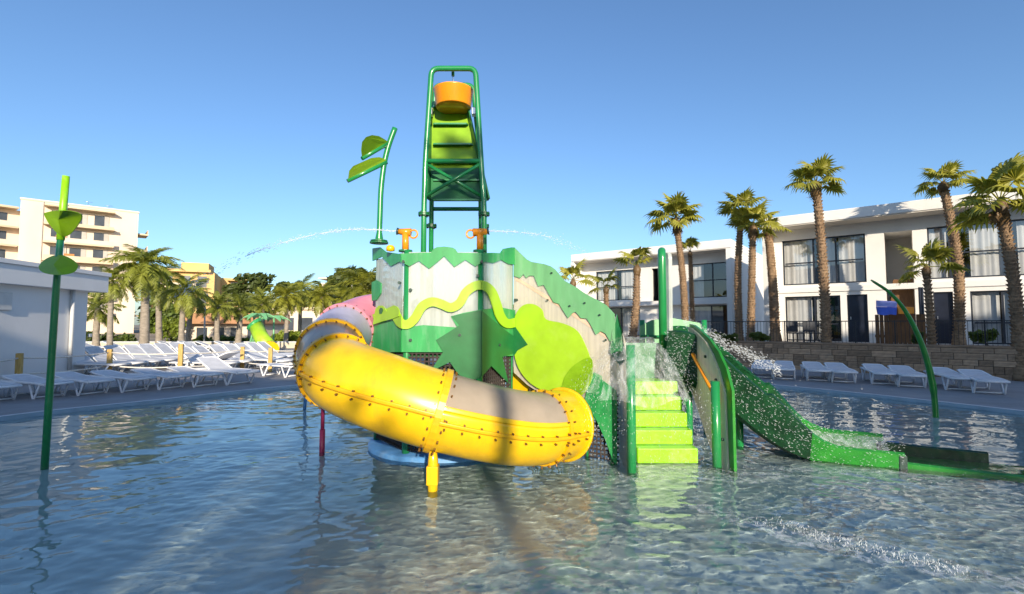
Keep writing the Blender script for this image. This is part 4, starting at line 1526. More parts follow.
MB().box((2.9, -.05, 1.2), (3.0, -.001, 1.3), MHu).build('switch_box', 'lamp_grey', hut)

# ------------------------------------------------------------------ palms
rnd = random.Random(11)


def fan_mesh(name, m, nseg=18, rad=.62, pet=.5, droop=.25, spread_deg=125, tw=0.0):
    """fan palm leaf: petiole along +X, folded blades radiating from its tip, tips hanging"""
    mb = MB()
    r_ = random.Random(name)
    mb.tube([(0, 0, 0), (pet * .5, 0, .03), (pet, 0, 0.0)], [.016, .012, .009], 5, False)
    for i in range(nseg):
        a_ = R(-spread_deg + 2 * spread_deg * i / (nseg - 1)) + r_.uniform(-.05, .05)
        L = rad * (1.0 - .32 * abs(i / (nseg - 1) - .5) * 2) * r_.uniform(.85, 1.1)
        d = Vector((math.cos(a_), math.sin(a_), 0))
        w = Vector((-d.y, d.x, 0))
        h = Vector((pet, 0, 0))
        fold = .022
        lift = .12 * abs(math.sin(a_))
        p1 = h + d * L * .5 + Vector((0, 0, lift))
        p2 = h + d * L * .8 + Vector((0, 0, lift * .6 - droop * .35))
        p3 = h + d * L * 1.0 + Vector((0, 0, -droop * r_.uniform(.7, 1.4)))
        ww = .052
        mb.add([h, p1 + w * ww + Vector((0, 0, -fold)), p1 + Vector((0, 0, fold)), p1 - w * ww + Vector((0, 0, -fold)),
                p2 + w * ww * .5, p2 - w * ww * .5, p3],
               [(0, 1, 2), (0, 2, 3), (1, 4, 2), (2, 4, 5), (2, 5, 3), (4, 6, 5)])
    me = mb.mesh(name)
    me.materials.append(MATS[m])
    return me


FANS = [fan_mesh('frond_a', 'fan_leaf', 22, .60, .55, .10, 130), fan_mesh('frond_b', 'fan_leaf', 20, .64, .62, .18, 120), fan_mesh('frond_c', 'fan_leaf', 24, .54, .48, .08, 140)]
DEAD = [fan_mesh('frond_d', 'fan_dead', 12, .5, .32, .42, 80)]


def trunk_pts(b, t, lean=.0):
    mid = b.lerp(t, .5) + Vector((lean, 0, 0))
    return catmull([b, mid, t], 12)


def rough_trunk(mb, pts, r0, r1, n=10, rough=.12, flare=1.35):
    k = len(pts)
    rr = []
    for i in range(k):
        t = i / (k - 1)
        r_ = r0 + (r1 - r0) * t
        if t < .12:
            r_ *= 1 + (flare - 1) * (1 - t / .12)
        rr.append(r_ * (1 + rnd.uniform(-rough, rough)))
    mb.tube(pts, rr, n)
    return mb


def scales(mb, pts, r0, r1, per=9, step=1):
    """old leaf bases standing off the trunk"""
    for i in range(1, len(pts) - 1, step):
        t = i / (len(pts) - 1)
        r_ = r0 + (r1 - r0) * t
        for k in range(per):
            a_ = 2 * math.pi * (k + .5 * (i % 2)) / per + rnd.uniform(-.2, .2)
            e = Vector((math.cos(a_), math.sin(a_), 0))
            w = Vector((-e.y, e.x, 0)) * .045
            p = pts[i] + e * r_ * .9
            q = p + e * (.035 + rnd.uniform(0, .035)) + Vector((0, 0, .09))
            mb.add([p - w, p + w, q + w * .6, q - w * .6, p + Vector((0, 0, .1))], [(0, 1, 2, 3), (3, 2, 4), (0, 3, 4), (1, 4, 2)])


def fan_palm(label, base, top, r0, size, nf, lean=0.0, group='fan palms by the hotels', dead=5, yaw=None, elmin=-25, wide=360):
    r0 *= .74
    nf = int(nf * .56)
    dead = int(dead * .7)
    size *= .98
    t = thing('fan_palm', label, 'palm tree', tuple(base), group)
    pts = trunk_pts(base, top, lean)
    L = (top - base).length
    pts = catmull([base, base.lerp(top, .5) + Vector((lean, 0, 0)), top], max(8, int(L / .22)))
    mb = MB()
    rough_trunk(mb, pts, r0, r0 * .72, 11)
    scales(mb, pts, r0, r0 * .72, 8, 1)
    mb.build('trunk', 'bark', t)
    cr = MB()
    cr.tube([top + Vector((0, 0, -.35 * size)), top + Vector((0, 0, -.1 * size)), top + Vector((0, 0, .12 * size))], [r0 * .8, r0 * 1.15, r0 * .3], 9)
    co = cr.build('crown', 'fan_dead', t)
    for i in range(nf + dead):
        isd = i >= nf
        o = bpy.data.objects.new('frond', rnd.choice(DEAD if isd else FANS))
        col.objects.link(o)
        o.parent = co
        az = R((yaw or 0) + wide * ((i * .381966) % 1.0)) + rnd.uniform(-.24, .15)
        f_ = (i + .5) / nf
        el = R(78 - (78 - elmin) * f_ ** .8 + rnd.uniform(-8, 8)) if not isd else R(rnd.uniform(-80, -55))
        o.location = top - base + Vector((0, 0, .04 * size if not isd else -.12 * size))
        o.rotation_euler = Euler((rnd.uniform(-.35, .35), -el, az), 'XYZ')
        s_ = size * rnd.uniform(.85, 1.12) * (.62 if isd else 1)
        o.scale = (s_, s_, s_)
    return t


def P3(px_, py_, Y):
    return at(px_, py_, Y)


def base_at(px_, Y, z):
    return Vector(((px_ - CX) / F * (Y * math.cos(PITCH)) * 1.0, Y, z))


fan_palm('tall fan palm in front of the stone wall before the left hotel windows', base_at(826, 16.4, DZ), P3(816, 184, 16.4), .20, .92, 26, .06)
fan_palm('tall leaning fan palm growing between the two hotel doors', base_at(958, 17.4, TZ), P3(943, 184, 17.4), .21, .85, 22, .25, dead=2)
fan_palm('short fan palm in front of the stair recess with thin trunk', base_at(931, 14.9, DZ), P3(926, 268, 14.9), .14, .95, 14, .03, dead=1, elmin=-35)
fan_palm('big shaggy fan palm at the right picture edge', base_at(1018, 13.4, DZ), P3(1000, 203, 13.4), .20, 1.15, 28, .12, dead=5, elmin=-40)
fan_palm('full crowned fan palm standing behind the green hoop', base_at(686, 22.0, TZ), P3(676, 220, 22.0), .21, 1.30, 30, .08)
fan_palm('fan palm with curved trunk, left of the close pair', base_at(739, 21.2, TZ), P3(741, 212, 21.2), .20, 1.15, 22, -.1, dead=2)
fan_palm('fan palm with straight sunlit trunk, right of the close pair', base_at(750, 20.4, TZ), P3(753, 226, 20.4), .20, 1.05, 26, .0)
fan_palm('shaded fan palm trunk against the corner of the right hotel', base_at(775, 21.3, TZ), P3(768, 229, 21.3), .26, .9, 14, .05, dead=3)
fan_palm('ragged fan palm with few leaves before the middle hotel window', base_at(632, 20.5, TZ), P3(637, 267, 20.5), .21, 1.1, 10, .06, dead=1, elmin=10)
fan_palm('small fan palm seen just above the sloping play wall', base_at(607, 23.0, TZ), P3(606, 288, 23.0), .17, 1.0, 10, .0, dead=1)
fan_palm('thin young fan palm behind the full crowned palm', base_at(693, 24.0, TZ), P3(690, 252, 24.0), .14, .75, 9, .0, dead=1, elmin=30)
fan_palm('low fan palm peeking over the wavy green crest', base_at(574, 22.0, DZ), P3(573, 281, 22.0), .18, 1.05, 14, .0, dead=1)


def feather(name, m, L=1.5, nl=26, droop=.9, ll=.38):
    """arching pinnate frond along +X"""
    mb = MB()
    r_ = random.Random(name)
    C = []
    for i in range(9):
        t = i / 8
        C.append(Vector((L * t * (1 - .22 * t), 0, .30 * L * t - droop * L * t * t * .75)))
    mb.tube(C, [.022 - .002 * i for i in range(9)], 4, False)
    for i in range(nl):
        t = .16 + .84 * i / nl
        k = min(7, int(t * 8))
        p = C[k].lerp(C[k + 1], t * 8 - k)
        d = (C[k + 1] - C[k]).normalized()
        l = ll * math.sin(math.pi * (.15 + .8 * t)) * r_.uniform(.8, 1.15)
        for sg_ in (-1, 1):
            e = (Vector((0, sg_, 0)) + d * .7).normalized()
            w = d * .022
            q = p + e * l * .55 + Vector((0, 0, -.05 + r_.uniform(-.05, .08)))
            z_ = p + e * l + Vector((0, 0, -.24 * l / ll * r_.uniform(.6, 1.3)))
            mb.add([p - w, p + w, q + w, q - w, z_], [(0, 1, 2, 3), (3, 2, 4)])
    return mb


FE = {}
for nm, m_, kw in (('fg', 'feather_leaf', dict(L=1.5, droop=1.0)), ('fy', 'feather_yellow', dict(L=1.5, droop=.8)), ('fs', 'feather_leaf', dict(L=1.45, droop=.55, ll=.3))):
    FE[nm] = [feather(nm + str(k), m_, **kw) for k in range(3)]


def feather_palm(label, base, top, r0, size, nf, kind, group='feathery palms beyond the left deck', dropmin=-50, parts=True):
    t = thing('feather_palm', label, 'palm tree', tuple(base), group)
    L = (top - base).length
    mb = MB()
    rough_trunk(mb, catmull([base, base.lerp(top, .5) + Vector((rnd.uniform(-.08, .08), 0, 0)), top], max(5, int(L / .45))), r0, r0 * .7, 9, .05)
    mb.build('trunk', 'bark_grey', t)
    cr = MB()
    for i in range(nf):
        src = rnd.choice(FE[kind])
        az = 2 * math.pi * ((i * .381966) % 1.0) + rnd.uniform(-.2, .2)
        el = R(80 - (80 - dropmin) * ((i + .5) / nf) ** .9 + rnd.uniform(-8, 8))
        M = Matrix.Translation(top) @ Euler((rnd.uniform(-.3, .3), -el, az), 'XYZ').to_matrix().to_4x4() @ Matrix.Scale(size * rnd.uniform(.8, 1.15), 4)
        cr.add([M @ v for v in src.v], src.f)
    cr.build('crown', {'fg': 'feather_leaf', 'fy': 'feather_yellow', 'fs': 'feather_leaf'}[kind], t)
    return t


FP = [('slim feathery palm right of the white hut', 111, 349, 112, 282, 24, .14, .92, 26, 'fg'),
      ('largest drooping feathery palm in front of the white apartment block', 145, 349, 145, 266, 25, .23, 1.25, 40, 'fg'),
      ('second trunk of feathery palm behind the largest one', 160, 342, 158, 282, 31, .20, 1.2, 22, 'fg'),
      ('feathery palm with leaning twin crown left of the tan building', 182, 347, 184, 292, 27, .16, 1.05, 30, 'fg'),
      ('feathery palm just right of the leaning one', 189, 342, 193, 296, 30, .16, 1.05, 26, 'fg'),
      ('small date palm in front of the tan building', 218, 346, 218, 307, 29, .16, .85, 24, 'fs'),
      ('date palm left of the green toy fountain', 238, 345, 240, 308, 31, .2, 1.0, 24, 'fs'),
      ('date palm behind the green toy fountain', 262, 343, 262, 304, 36, .2, 1.15, 24, 'fs'),
      ('bright yellow green palm right of the toy fountain', 286, 343, 286, 297, 33, .16, 1.15, 26, 'fy'),
      ('grey green palm between two yellow ones', 300, 343, 301, 292, 37, .16, 1.2, 26, 'fg'),
      ('yellow green palm with tall straight trunk left of the pink tube', 322, 343, 322, 297, 35, .17, 1.15, 26, 'fy'),
      ('low palm above the violet tube', 343, 343, 344, 300, 36, .17, 1.1, 24, 'fy'),
      ('big bright palm touching the left tower corner', 371, 345, 366, 288, 25, .2, 1.35, 30, 'fy'),
      ('palm rising left of the white hut roof edge', 97, 345, 98, 308, 30, .2, 1.1, 20, 'fs')]
for lb, bx_, by_, tx_, ty_, Y, r0, sz, nf, kd in FP:
    feather_palm(lb, base_at(bx_, Y, DZ), P3(tx_, ty_, Y), r0, sz, nf, kd)


# ------------------------------------------------------------------ broad trees, hedges, shrubs
def leafy(mb, c, rad, n, size, rn, shell_=.55):
    for _ in range(n):
        while True:
            v = Vector((rn.uniform(-1, 1), rn.uniform(-1, 1), rn.uniform(-1, 1)))
            if shell_ < v.length <= 1:
                break
        p = Vector((c[0] + v.x * rad[0], c[1] + v.y * rad[1], c[2] + v.z * rad[2]))
        a = Vector((rn.gauss(0, 1), rn.gauss(0, 1), rn.gauss(0, 1))).normalized()
        b = a.orthogonal().normalized()
        c2 = a.cross(b)
        s_ = size * rn.uniform(.6, 1.4)
        mb.add([p + b * s_, p + c2 * s_ * .55, p - b * s_, p - c2 * s_ * .55], [(0, 1, 2, 3)])


def broad_tree(name, label, base, clumps, m, n, size, trunk_r, group=None, cat='tree'):
    t = thing(name, label, cat, tuple(base), group)
    rn = random.Random(label)
    ctr = sum((Vector(c[0]) for c in clumps), Vector()) / len(clumps)
    tm = MB()
    fork = base.lerp(ctr, .55)
    tm.tube([base, base.lerp(fork, .5) + Vector((.1, 0, 0)), fork], [trunk_r, trunk_r * .8, trunk_r * .6], 8)
    for c, rd in clumps:
        tm.tube([fork, fork.lerp(Vector(c), .5) + Vector((0, 0, .2)), Vector(c)], [trunk_r * .5, trunk_r * .3, trunk_r * .1], 5)
    tm.build('trunk', 'wood_trunk', t)
    cm = MB()
    for c, rd in clumps:
        vol = rd[0] * rd[2]
        for j in range(7):
            cc = Vector(c) + Vector((rn.uniform(-.6, .6) * rd[0], rn.uniform(-.6, .6) * rd[1], rn.uniform(-.5, .6) * rd[2]))
            leafy(cm, cc, (rd[0] * .5, rd[1] * .5, rd[2] * .5), int(n / 7), size, rn, .3)
    cm.build('crown', m, t)
    return t


def clump(px_, py_, Y, wpx, hpx):
    k = Y / F
    return (at(px_, py_, Y), (wpx * k / 2, wpx * k / 2, hpx * k / 2))


broad_tree('pine_tree', 'dark umbrella pine right of the tan building', base_at(255, 75, 0), [clump(240, 290, 75, 34, 16), clump(262, 283, 75, 42, 20), clump(288, 290, 76, 30, 14), clump(252, 299, 74, 40, 16)], 'pine_leaf', 700, .42, .45, 'pines on the skyline')
broad_tree('pine_tree', 'rounded pine rising behind the left tower corner', base_at(350, 70, 0), [clump(350, 275, 70, 28, 22), clump(340, 286, 70, 30, 18), clump(368, 282, 71, 30, 22), clump(355, 296, 70, 44, 18)], 'pine_leaf', 700, .40, .45, 'pines on the skyline')
broad_tree('pine_tree', 'low pine between the palms on the skyline', base_at(318, 80, 0), [clump(312, 298, 80, 30, 16), clump(330, 295, 80, 30, 14), clump(345, 305, 80, 40, 20), clump(300, 305, 80, 30, 18)], 'pine_leaf', 700, .45, .45, 'pines on the skyline')
broad_tree('broad_tree', 'dark tree mass behind the date palms', base_at(270, 62, 0), [clump(255, 312, 62, 40, 30), clump(285, 312, 63, 40, 30), clump(312, 318, 62, 40, 30), clump(228, 318, 62, 30, 26)], 'pine_leaf', 700, .36, .4, 'trees behind the far deck')
broad_tree('broad_tree', 'grey green tree left of the tan building', base_at(170, 58, 0), [clump(160, 305, 58, 30, 40), clump(176, 318, 58, 26, 30), clump(206, 320, 58, 26, 26), clump(150, 322, 58, 20, 26)], 'shrub_leaf', 700, .32, .35, 'trees behind the far deck')
broad_tree('broad_tree', 'dark tree behind the pink tube', base_at(350, 58, 0), [clump(335, 318, 58, 40, 30), clump(360, 315, 58, 40, 34)], 'pine_leaf', 800, .34, .35, 'trees behind the far deck')

SH = [(92, 338, 34, 22, 14, 'shrub_leaf', 'low hedge bush right of the hut corner'), (122, 338, 36, 26, 16, 'shrub_leaf', 'bush between the two nearest feathery palms'),
      (170, 331, 40, 28, 30, 'shrub_bright', 'big light green bush below the tan building'), (205, 340, 36, 26, 10, 'shrub_leaf', 'low bush beside the lamp post'), (232, 341, 36, 30, 10, 'shrub_leaf', 'low hedge below the date palms'),
      (290, 338, 34, 36, 18, 'shrub_bright', 'sunny bush right of the toy slide'), (318, 338, 36, 36, 18, 'shrub_leaf', 'bush below the tall yellow palm'), (345, 336, 38, 36, 22, 'shrub_leaf', 'bush hidden behind the violet tube')]
for px_, py_, Y, w_, h_, m_, lb in SH:
    b_ = broad_tree('bush', lb, base_at(px_, Y, DZ), [clump(px_ - w_ * .22, py_, Y, w_ * .6, h_), clump(px_ + w_ * .22, py_ + 1, Y, w_ * .6, h_ * .9)], m_, 500, .13, .06, 'bushes beyond the left deck', 'bush')
for px_, py_, Y, w_, h_, lb in ((728, 338, 17.8, 20, 8, 'small terrace bush left of the shaded palm trunk'), (760, 337, 18.2, 18, 9, 'terrace bush at the corner of the right hotel'), (984, 336, 15.6, 22, 14, 'spiky green bush on terrace below the right hotel window'), (905 + 12, 338, 16.4, 10, 12, 'narrow bush beside the short fan palm'), (712, 336, 18.5, 16, 8, 'terrace bush above the chute slide')):
    broad_tree('bush', lb, base_at(px_, Y, TZ), [clump(px_ - w_ * .2, py_, Y, w_ * .6, h_), clump(px_ + w_ * .2, py_, Y, w_ * .6, h_)], 'shrub_leaf', 420, .07, .03, 'bushes on the hotel terrace', 'bush')


# ------------------------------------------------------------------ apartment blocks far left
def frame_of(A, B):
    U = (B - A).normalized()
    N = Vector((U.y, -U.x, 0))
    if N.dot(CAM - A) < 0:
        N = -N
    M = Matrix.Identity(4)
    M.col[0][:3] = U
    M.col[1][:3] = -N
    M.col[2][:3] = (0, 0, 1)
    M.col[3][:3] = A
    return M, (B - A).length


ap = thing('apartment_block', 'tall white apartment block with long balconies at far left', 'building', (0, 0, 0))
A3 = base_at(14, 72, 0)
B3 = A3 + Vector((.74, .67, 0)) * 14.0
M3, L3 = frame_of(A3, B3)
TOP = at(14, 199, 72).z
MB().box((0, 0, 0), (L3, 10, TOP), M3).build('wall', 'apt_white', ap)
MB().box((-.1, -.1, TOP), (L3 + .1, 10, TOP + .25), M3).build('parapet', 'apt_white', ap)
k72 = 72 / F
for fl_ in range(6):
    zs = TOP - 3.4 - fl_ * 2.75
    sl = MB().box((2.6, -1.5, zs - .16), (10.9, -.001, zs + .12), M3).build('balcony_slab', 'balcony', ap)
    MB().box((2.7, -1.48, zs + .121), (10.8, -1.4, zs + (.75 if fl_ else .35)), M3).build('balcony_front', 'balcony' if fl_ % 2 == 0 else 'apt_white', sl)
    for (u_, w_) in ((3.4, 1.3), (5.6, 1.6), (8.4, 1.5)):
        wd = MB().box((u_, -.03, zs + .13), (u_ + w_, -.001, zs + 2.2), M3).build('window', 'apt_window', ap)
        MB().box((u_ - .25 + w_, -.06, zs + .13), (u_ + w_ + .35, -.031, zs + 2.2), M3).build('shutter', 'shutter', wd)
    if fl_ < 4:
        MB().box((3.0 + fl_, -1.39, zs + .2), (4.2 + fl_, -1.3, zs + 1.1), M3).build('awning', 'awning', ap)
    e = MB().box((L3 + .001, .6, zs - .16), (L3 + 1.5, 4.2, zs + .1), M3).build('side_slab', 'balcony', ap)
    MB().box((L3 + 1.4, .65, zs + .101), (L3 + 1.48, 4.15, zs + .8), M3).build('side_front', 'balcony', e)
MB().box((2.6, -1.6, TOP - .75), (10.9, -.001, TOP - .5), M3).build('roof_canopy', 'balcony', ap)
for u_ in (0.25, 3.0):
    MB().tube([M3 @ Vector((u_ + 2.2, -.08, 0)), M3 @ Vector((u_ + 2.2, -.08, TOP))], .07, 6).build('drain_pipe', 'shutter', ap)
for u_, h_ in ((4.5, 1.8), (7.6, 1.2), (10.2, 1.0)):
    an = MB().tube([M3 @ Vector((u_, 2, TOP)), M3 @ Vector((u_, 2, TOP + h_))], .03, 5)
    an.tube([M3 @ Vector((u_ - .5, 2, TOP + h_)), M3 @ Vector((u_ + .5, 2, TOP + h_))], .025, 5)
    an.build('aerial', 'steel', ap)
ap2 = thing('apartment_block', 'neighbouring cream block with stacked open balconies at the left edge', 'building', (0, 0, 0))
A4, B4 = base_at(-60, 66, 0), base_at(13.6, 71.9, 0)
M4, L4 = frame_of(A4, B4)
T4 = at(5, 206, 70).z
MB().box((0, 1.6, 0), (L4 + 1.2, 10, T4), M4).build('wall', 'apt_white', ap2)
MB().box((-.1, -.1, T4), (L4 - .1, 10, T4 + .3), M4).build('roof_slab', 'balcony', ap2)
for fl_ in range(6):
    zs = T4 - 2.75 * (fl_ + 1)
    sl = MB().box((0, 0, zs - .15), (L4 - .1, 1.6, zs + .12), M4).build('balcony_slab', 'balcony', ap2)
    MB().box((0, 0, zs + .121), (L4 - .15, .08, zs + .8), M4).build('balcony_front', 'apt_white', sl)
    for i in range(3):
        MB().box((L4 - 2.6 - 3.2 * i, 1.57, zs + .13), (L4 - 1.0 - 3.2 * i, 1.599, zs + 2.2), M4).build('window', 'apt_window', ap2)

ap3 = thing('apartment_block', 'tan apartment building with stepped top behind the feathery palms', 'building', (0, 0, 0))
A5, B5 = base_at(150, 88, 0), base_at(213, 92, 0)
M5, L5 = frame_of(A5, B5)
T5 = at(190, 272, 90).z
MB().box((0, 0, 0), (L5, 9, T5), M5).build('wall', 'apt_tan', ap3)
MB().box((-.2, -1.0, T5 + .001), (L5 - .5, 9, T5 + .5), M5).build('roof_slab', 'apt_tan', ap3)
MB().box((4.2, 1, T5 + .501), (8.6, 8, T5 + 1.9), M5).build('roof_house', 'apt_tan', ap3)
for fl_ in range(4):
    zs = T5 - 2.9 * (fl_ + 1)
    sl = MB().box((1, -1.1, zs - .15), (L5 - 2.6, -.001, zs + .1), M5).build('balcony_slab', 'apt_white', ap3)
    MB().box((1, -1.08, zs + .101), (L5 - 2.65, -1.0, zs + .85), M5).build('balcony_front', 'apt_white', sl)
    for u_ in (1.6, 4.4, 7.0):
        MB().box((u_, -.03, zs + .12), (u_ + 1.5, -.001, zs + 2.2), M5).build('window', 'apt_window', ap3)
    MB().box((L5 - 1.6, -.03, zs + .9), (L5 - .9, -.001, zs + 1.9), M5).build('window', 'apt_window', ap3)
ap4 = thing('apartment_block', 'ochre building end with white balconies left of the umbrella pine', 'building', (0, 0, 0))
A6, B6 = base_at(200, 100, 0), base_at(246, 104, 0)
M6, L6 = frame_of(A6, B6)
T6 = at(220, 278, 102).z
MB().box((0, 0, 0), (L6, 9, T6), M6).build('wall', 'apt_tan', ap4)
for fl_ in range(4):
    zs = T6 - 2.9 * fl_ - .3
    sl = MB().box((4.6, -1.4, zs - .3), (L6 + .8, -.001, zs + .1), M6).build('balcony_slab', 'apt_tan', ap4)
    MB().box((4.7, -1.38, zs - 2.2), (L6 + .7, -1.3, zs - 1.4), M6).build('balcony_front', 'apt_white', sl)
    MB().box((5.2, -.03, zs - 2.4), (6.8, -.001, zs - .5), M6).build('window', 'apt_window', ap4)
    MB().box((1.2, -.03, zs - 1.8), (2.0, -.001, zs - .7), M6).build('window', 'apt_window', ap4)

lb_ = thing('pool_bar', 'low white pool bar with long brown roof below the date palms', 'building', (0, 0, 0))
A7, B7 = base_at(190, 42, 0), base_at(262, 42, 0)
M7, L7 = frame_of(A7, B7)
MB().box((0, 0, 0), (L7, 4, 1.6), M7).build('wall', 'apt_white', lb_)
MB().box((-.4, -.8, 1.601), (L7 + .4, 4.4, 2.5), M7).build('roof', 'apt_brown', lb_, bevel=.05)
for i in range(4):
    MB().box((.6 + i * 1.45, -.03, .35), (1.5 + i * 1.45, -.001, 1.3), M7).build('window', 'apt_window', lb_)
lb2 = thing('villa', 'white villa with dark windows glimpsed between palms behind the violet tube', 'building', (0, 0, 0))
A8, B8 = base_at(276, 55, 0), base_at(352, 55, 0)
M8, L8 = frame_of(A8, B8)
MB().box((0, 0, 0), (L8, 6, 3.2), M8).build('wall', 'apt_white', lb2)
MB().box((-.3, -.3, 3.201), (L8 + .3, 6.3, 3.5), M8).build('roof', 'balcony', lb2)
for i in range(4):
    MB().box((.8 + i * 2.1, -.03, .9), (2.0 + i * 2.1, -.001, 2.3), M8).build('window', 'apt_window', lb2)
far_h = thing('hill_house', 'pale house top showing above the skyline trees', 'building', (0, 0, 0))
M9, L9 = frame_of(base_at(318, 140, 0), base_at(346, 140, 0))
zt9 = at(335, 283, 140).z
MB().box((0, 0, 0), (L9, 8, zt9), M9).box((L9 * .55, 1, zt9), (L9, 7, zt9 + 1.2), M9).build('wall', 'apt_white', far_h)
MB().box((-.2, -.2, zt9 + 1.201), (L9 + .2, 8, zt9 + 1.5), M9).build('roof', 'apt_white', far_h)
for i in range(3):
    MB().box((1 + i * 2.4, -.03, zt9 - 2), (2 + i * 2.4, -.001, zt9 - .8), M9).build('window', 'apt_window', far_h)
# retaining wall under the far loungers
wl = thing('low_planter_wall', 'long low beige wall behind the far loungers', 'wall', (0, 0, 0))
M10, L10 = frame_of(base_at(60, 31.5, 0), base_at(420, 31.5, 0))
MB().box((0, 0, 0), (L10, .3, .42), M10).build('core', 'render_beige', wl)
MB().box((-.03, -.03, .421), (L10 + .03, .33, .48), M10).build('cap', 'coping', wl)
# distant wood closing the view
rn_ = random.Random(5)
fw_ = MB()
for i in range(120):
    x = -190 + i * 3.4 + rn_.uniform(-1, 1)
    leafy(fw_, (x, 165 + rn_.uniform(-8, 8), 4 + rn_.uniform(0, 2)), (4, 3, 5), 120, .8, rn_, .4)
fw_.build('far_wood', 'pine_leaf', kind='stuff', label='distant dark belt of trees closing the horizon', category='trees')

# lamp post, toy fountains, toy slide
lpz = thing('lamp_post', 'thin white lamp post beside the tan building palms', 'lamp post', tuple(base_at(205, 33, DZ)))
b_ = base_at(205, 33, DZ)
MB().tube([b_, at(205, 306, 33)], [.06, .045], 8).build('pole', 'lamp_grey', lpz)
MB().lathe([(0, .12), (.1, .1), (.14, 0), (.1, -.05), (0, -.06)], at(205, 305, 33), 10).build('lamp_head', 'lamp_grey', lpz)
for px_, py_, Y, lb in ((260, 316, 27, 'green toy palm fountain left of the far toy slide'), (274, 318, 29, 'smaller green toy palm fountain behind the far toy slide')):
    b_ = base_at(px_, Y, DZ)
    t_ = at(px_, py_, Y)
    tf = thing('toy_palm_fountain', lb, 'fountain', tuple(b_), 'toy palm fountains')
    MB().tube([b_, t_], .05, 8).build('pole', 'green_pale', tf)
    for k in range(6):
        a_ = k * math.pi / 3 + .3
        e = Vector((math.cos(a_), math.sin(a_), 0))
        w = Vector((-e.y, e.x, 0)) * .16
        MB().prism([t_, t_ + e * .4 + w + Vector((0, 0, .12)), t_ + e * .8 + w * .5 - Vector((0, 0, .1)), t_ + e * .95 - Vector((0, 0, .25)), t_ + e * .8 - w * .5 - Vector((0, 0, .1)), t_ + e * .4 - w + Vector((0, 0, .12))], (0, 0, .03)).build('leaf', 'green_pale', tf)
ts = thing('toy_slide', 'small lime and yellow toy slide far behind the left deck', 'slide', tuple(base_at(262, 26, DZ)))
p0, p1, p2 = at(256, 326, 26), at(261, 337, 25.5), at(269, 347.5, 25)
MB().tube([p0, p1, p2], [.36, .36, .38], 12).build('chute', 'lime', ts)
MB().tube([p2, p2 + Vector((.25, -.3, -.1))], [.38, .4], 12).build('mouth', 'yellow', ts)
MB().tube([p0 + Vector((-.12, 0, .12)), p0], [.44, .4], 12).build('hood', 'green', ts)
for k in range(4):
    q = base_at(249 + k * 3.2, 26.3, DZ)
    MB().tube([q, Vector((p0.x + (k - 1.5) * .08, p0.y, p0.z - .1))], .05, 6).build('leg', 'green_pale', ts)

# terrace chairs
for i, px_ in enumerate((795, 812)):
    c_ = base_at(px_, 20.6, TZ)
    chh = thing('terrace_chair', ('left' if i == 0 else 'right') + ' dark terrace chair under the lower left hotel window', 'chair', tuple(c_), 'terrace chairs')
    MB().box((-.25, -.25, .40), (.25, .25, .45), Matrix.Translation(c_)).build('seat', 'frame_dark', chh, bevel=.01)
    MB().box((-.25, .22, .46), (.25, .26, .9), Matrix.Translation(c_)).build('backrest', 'frame_dark', chh, bevel=.01)
    for sx in (-1, 1):
        for sy in (-1, 1):
            MB().box((sx * .22 - .02, sy * .22 - .02, 0), (sx * .22 + .02, sy * .22 + .02, .4), Matrix.Translation(c_)).build('leg', 'frame_dark', chh)

# ------------------------------------------------------------------ hotel wings and palms behind the photographer (they shade both decks)
wgL = thing('hotel_wing', 'white hotel wing behind the photographer shading the left deck', 'building', (0, 0, 0))
MB().box((-6, -30, 0), (0.9, -13, 7.8)).build('wall', 'white_wall', wgL)
MB().box((-6, -30.3, 7.801), (1.2, -12.7, 8.1)).build('roof', 'white_wall', wgL)
MB().box((-40, -30, 0), (-6.001, -13, 9.1)).build('wall', 'white_wall', wgL)
wgR = thing('hotel_wing', 'taller white hotel wing behind the photographer shading the right deck', 'building', (0, 0, 0))
MB().box((12.3, -30, 0), (48, -13, 11.2)).build('wall', 'white_wall', wgR)
MB().box((12.0, -30.3, 11.201), (48.3, -12.7, 11.6)).build('roof', 'white_wall', wgR)
for wg, x0, x1, top_ in ((wgL, -39, 0, 7.6), (wgR, 13, 47, 11)):
    z_ = .9
    while z_ + 2 < top_:
        x_ = x0
        while x_ + 2.4 < x1 + .5:
            MB().box((x_, -12.999, z_), (x_ + 1.8, -12.95, z_ + 1.5)).build('window', 'apt_window', wg)
            x_ += 3.2
        z_ += 3.0
fan_palm('fan palm behind the photographer', Vector((2.40, -7.5, DZ)), Vector((2.5, -7.5, 7.7)), .085, .9, 18, .05, None)
broad_tree('broad_tree', 'leafy tree behind the photographer at the corner of the hotel wing', Vector((1.6, -11.5, DZ)),  # unseen tree, added to break up the straight shadow edge of the wing
           [(Vector((1.3, -11.5, 4.6)), (1.3, 1.2, 1.3)), (Vector((2.0, -11.3, 3.6)), (1.1, 1.1, 1.1)), (Vector((1.0, -11.4, 6.0)), (1.1, 1.1, 1.0)), (Vector((1.5, -11.6, 2.7)), (1.0, 1.0, .8))], 'shrub_leaf', 500, .12, .12)


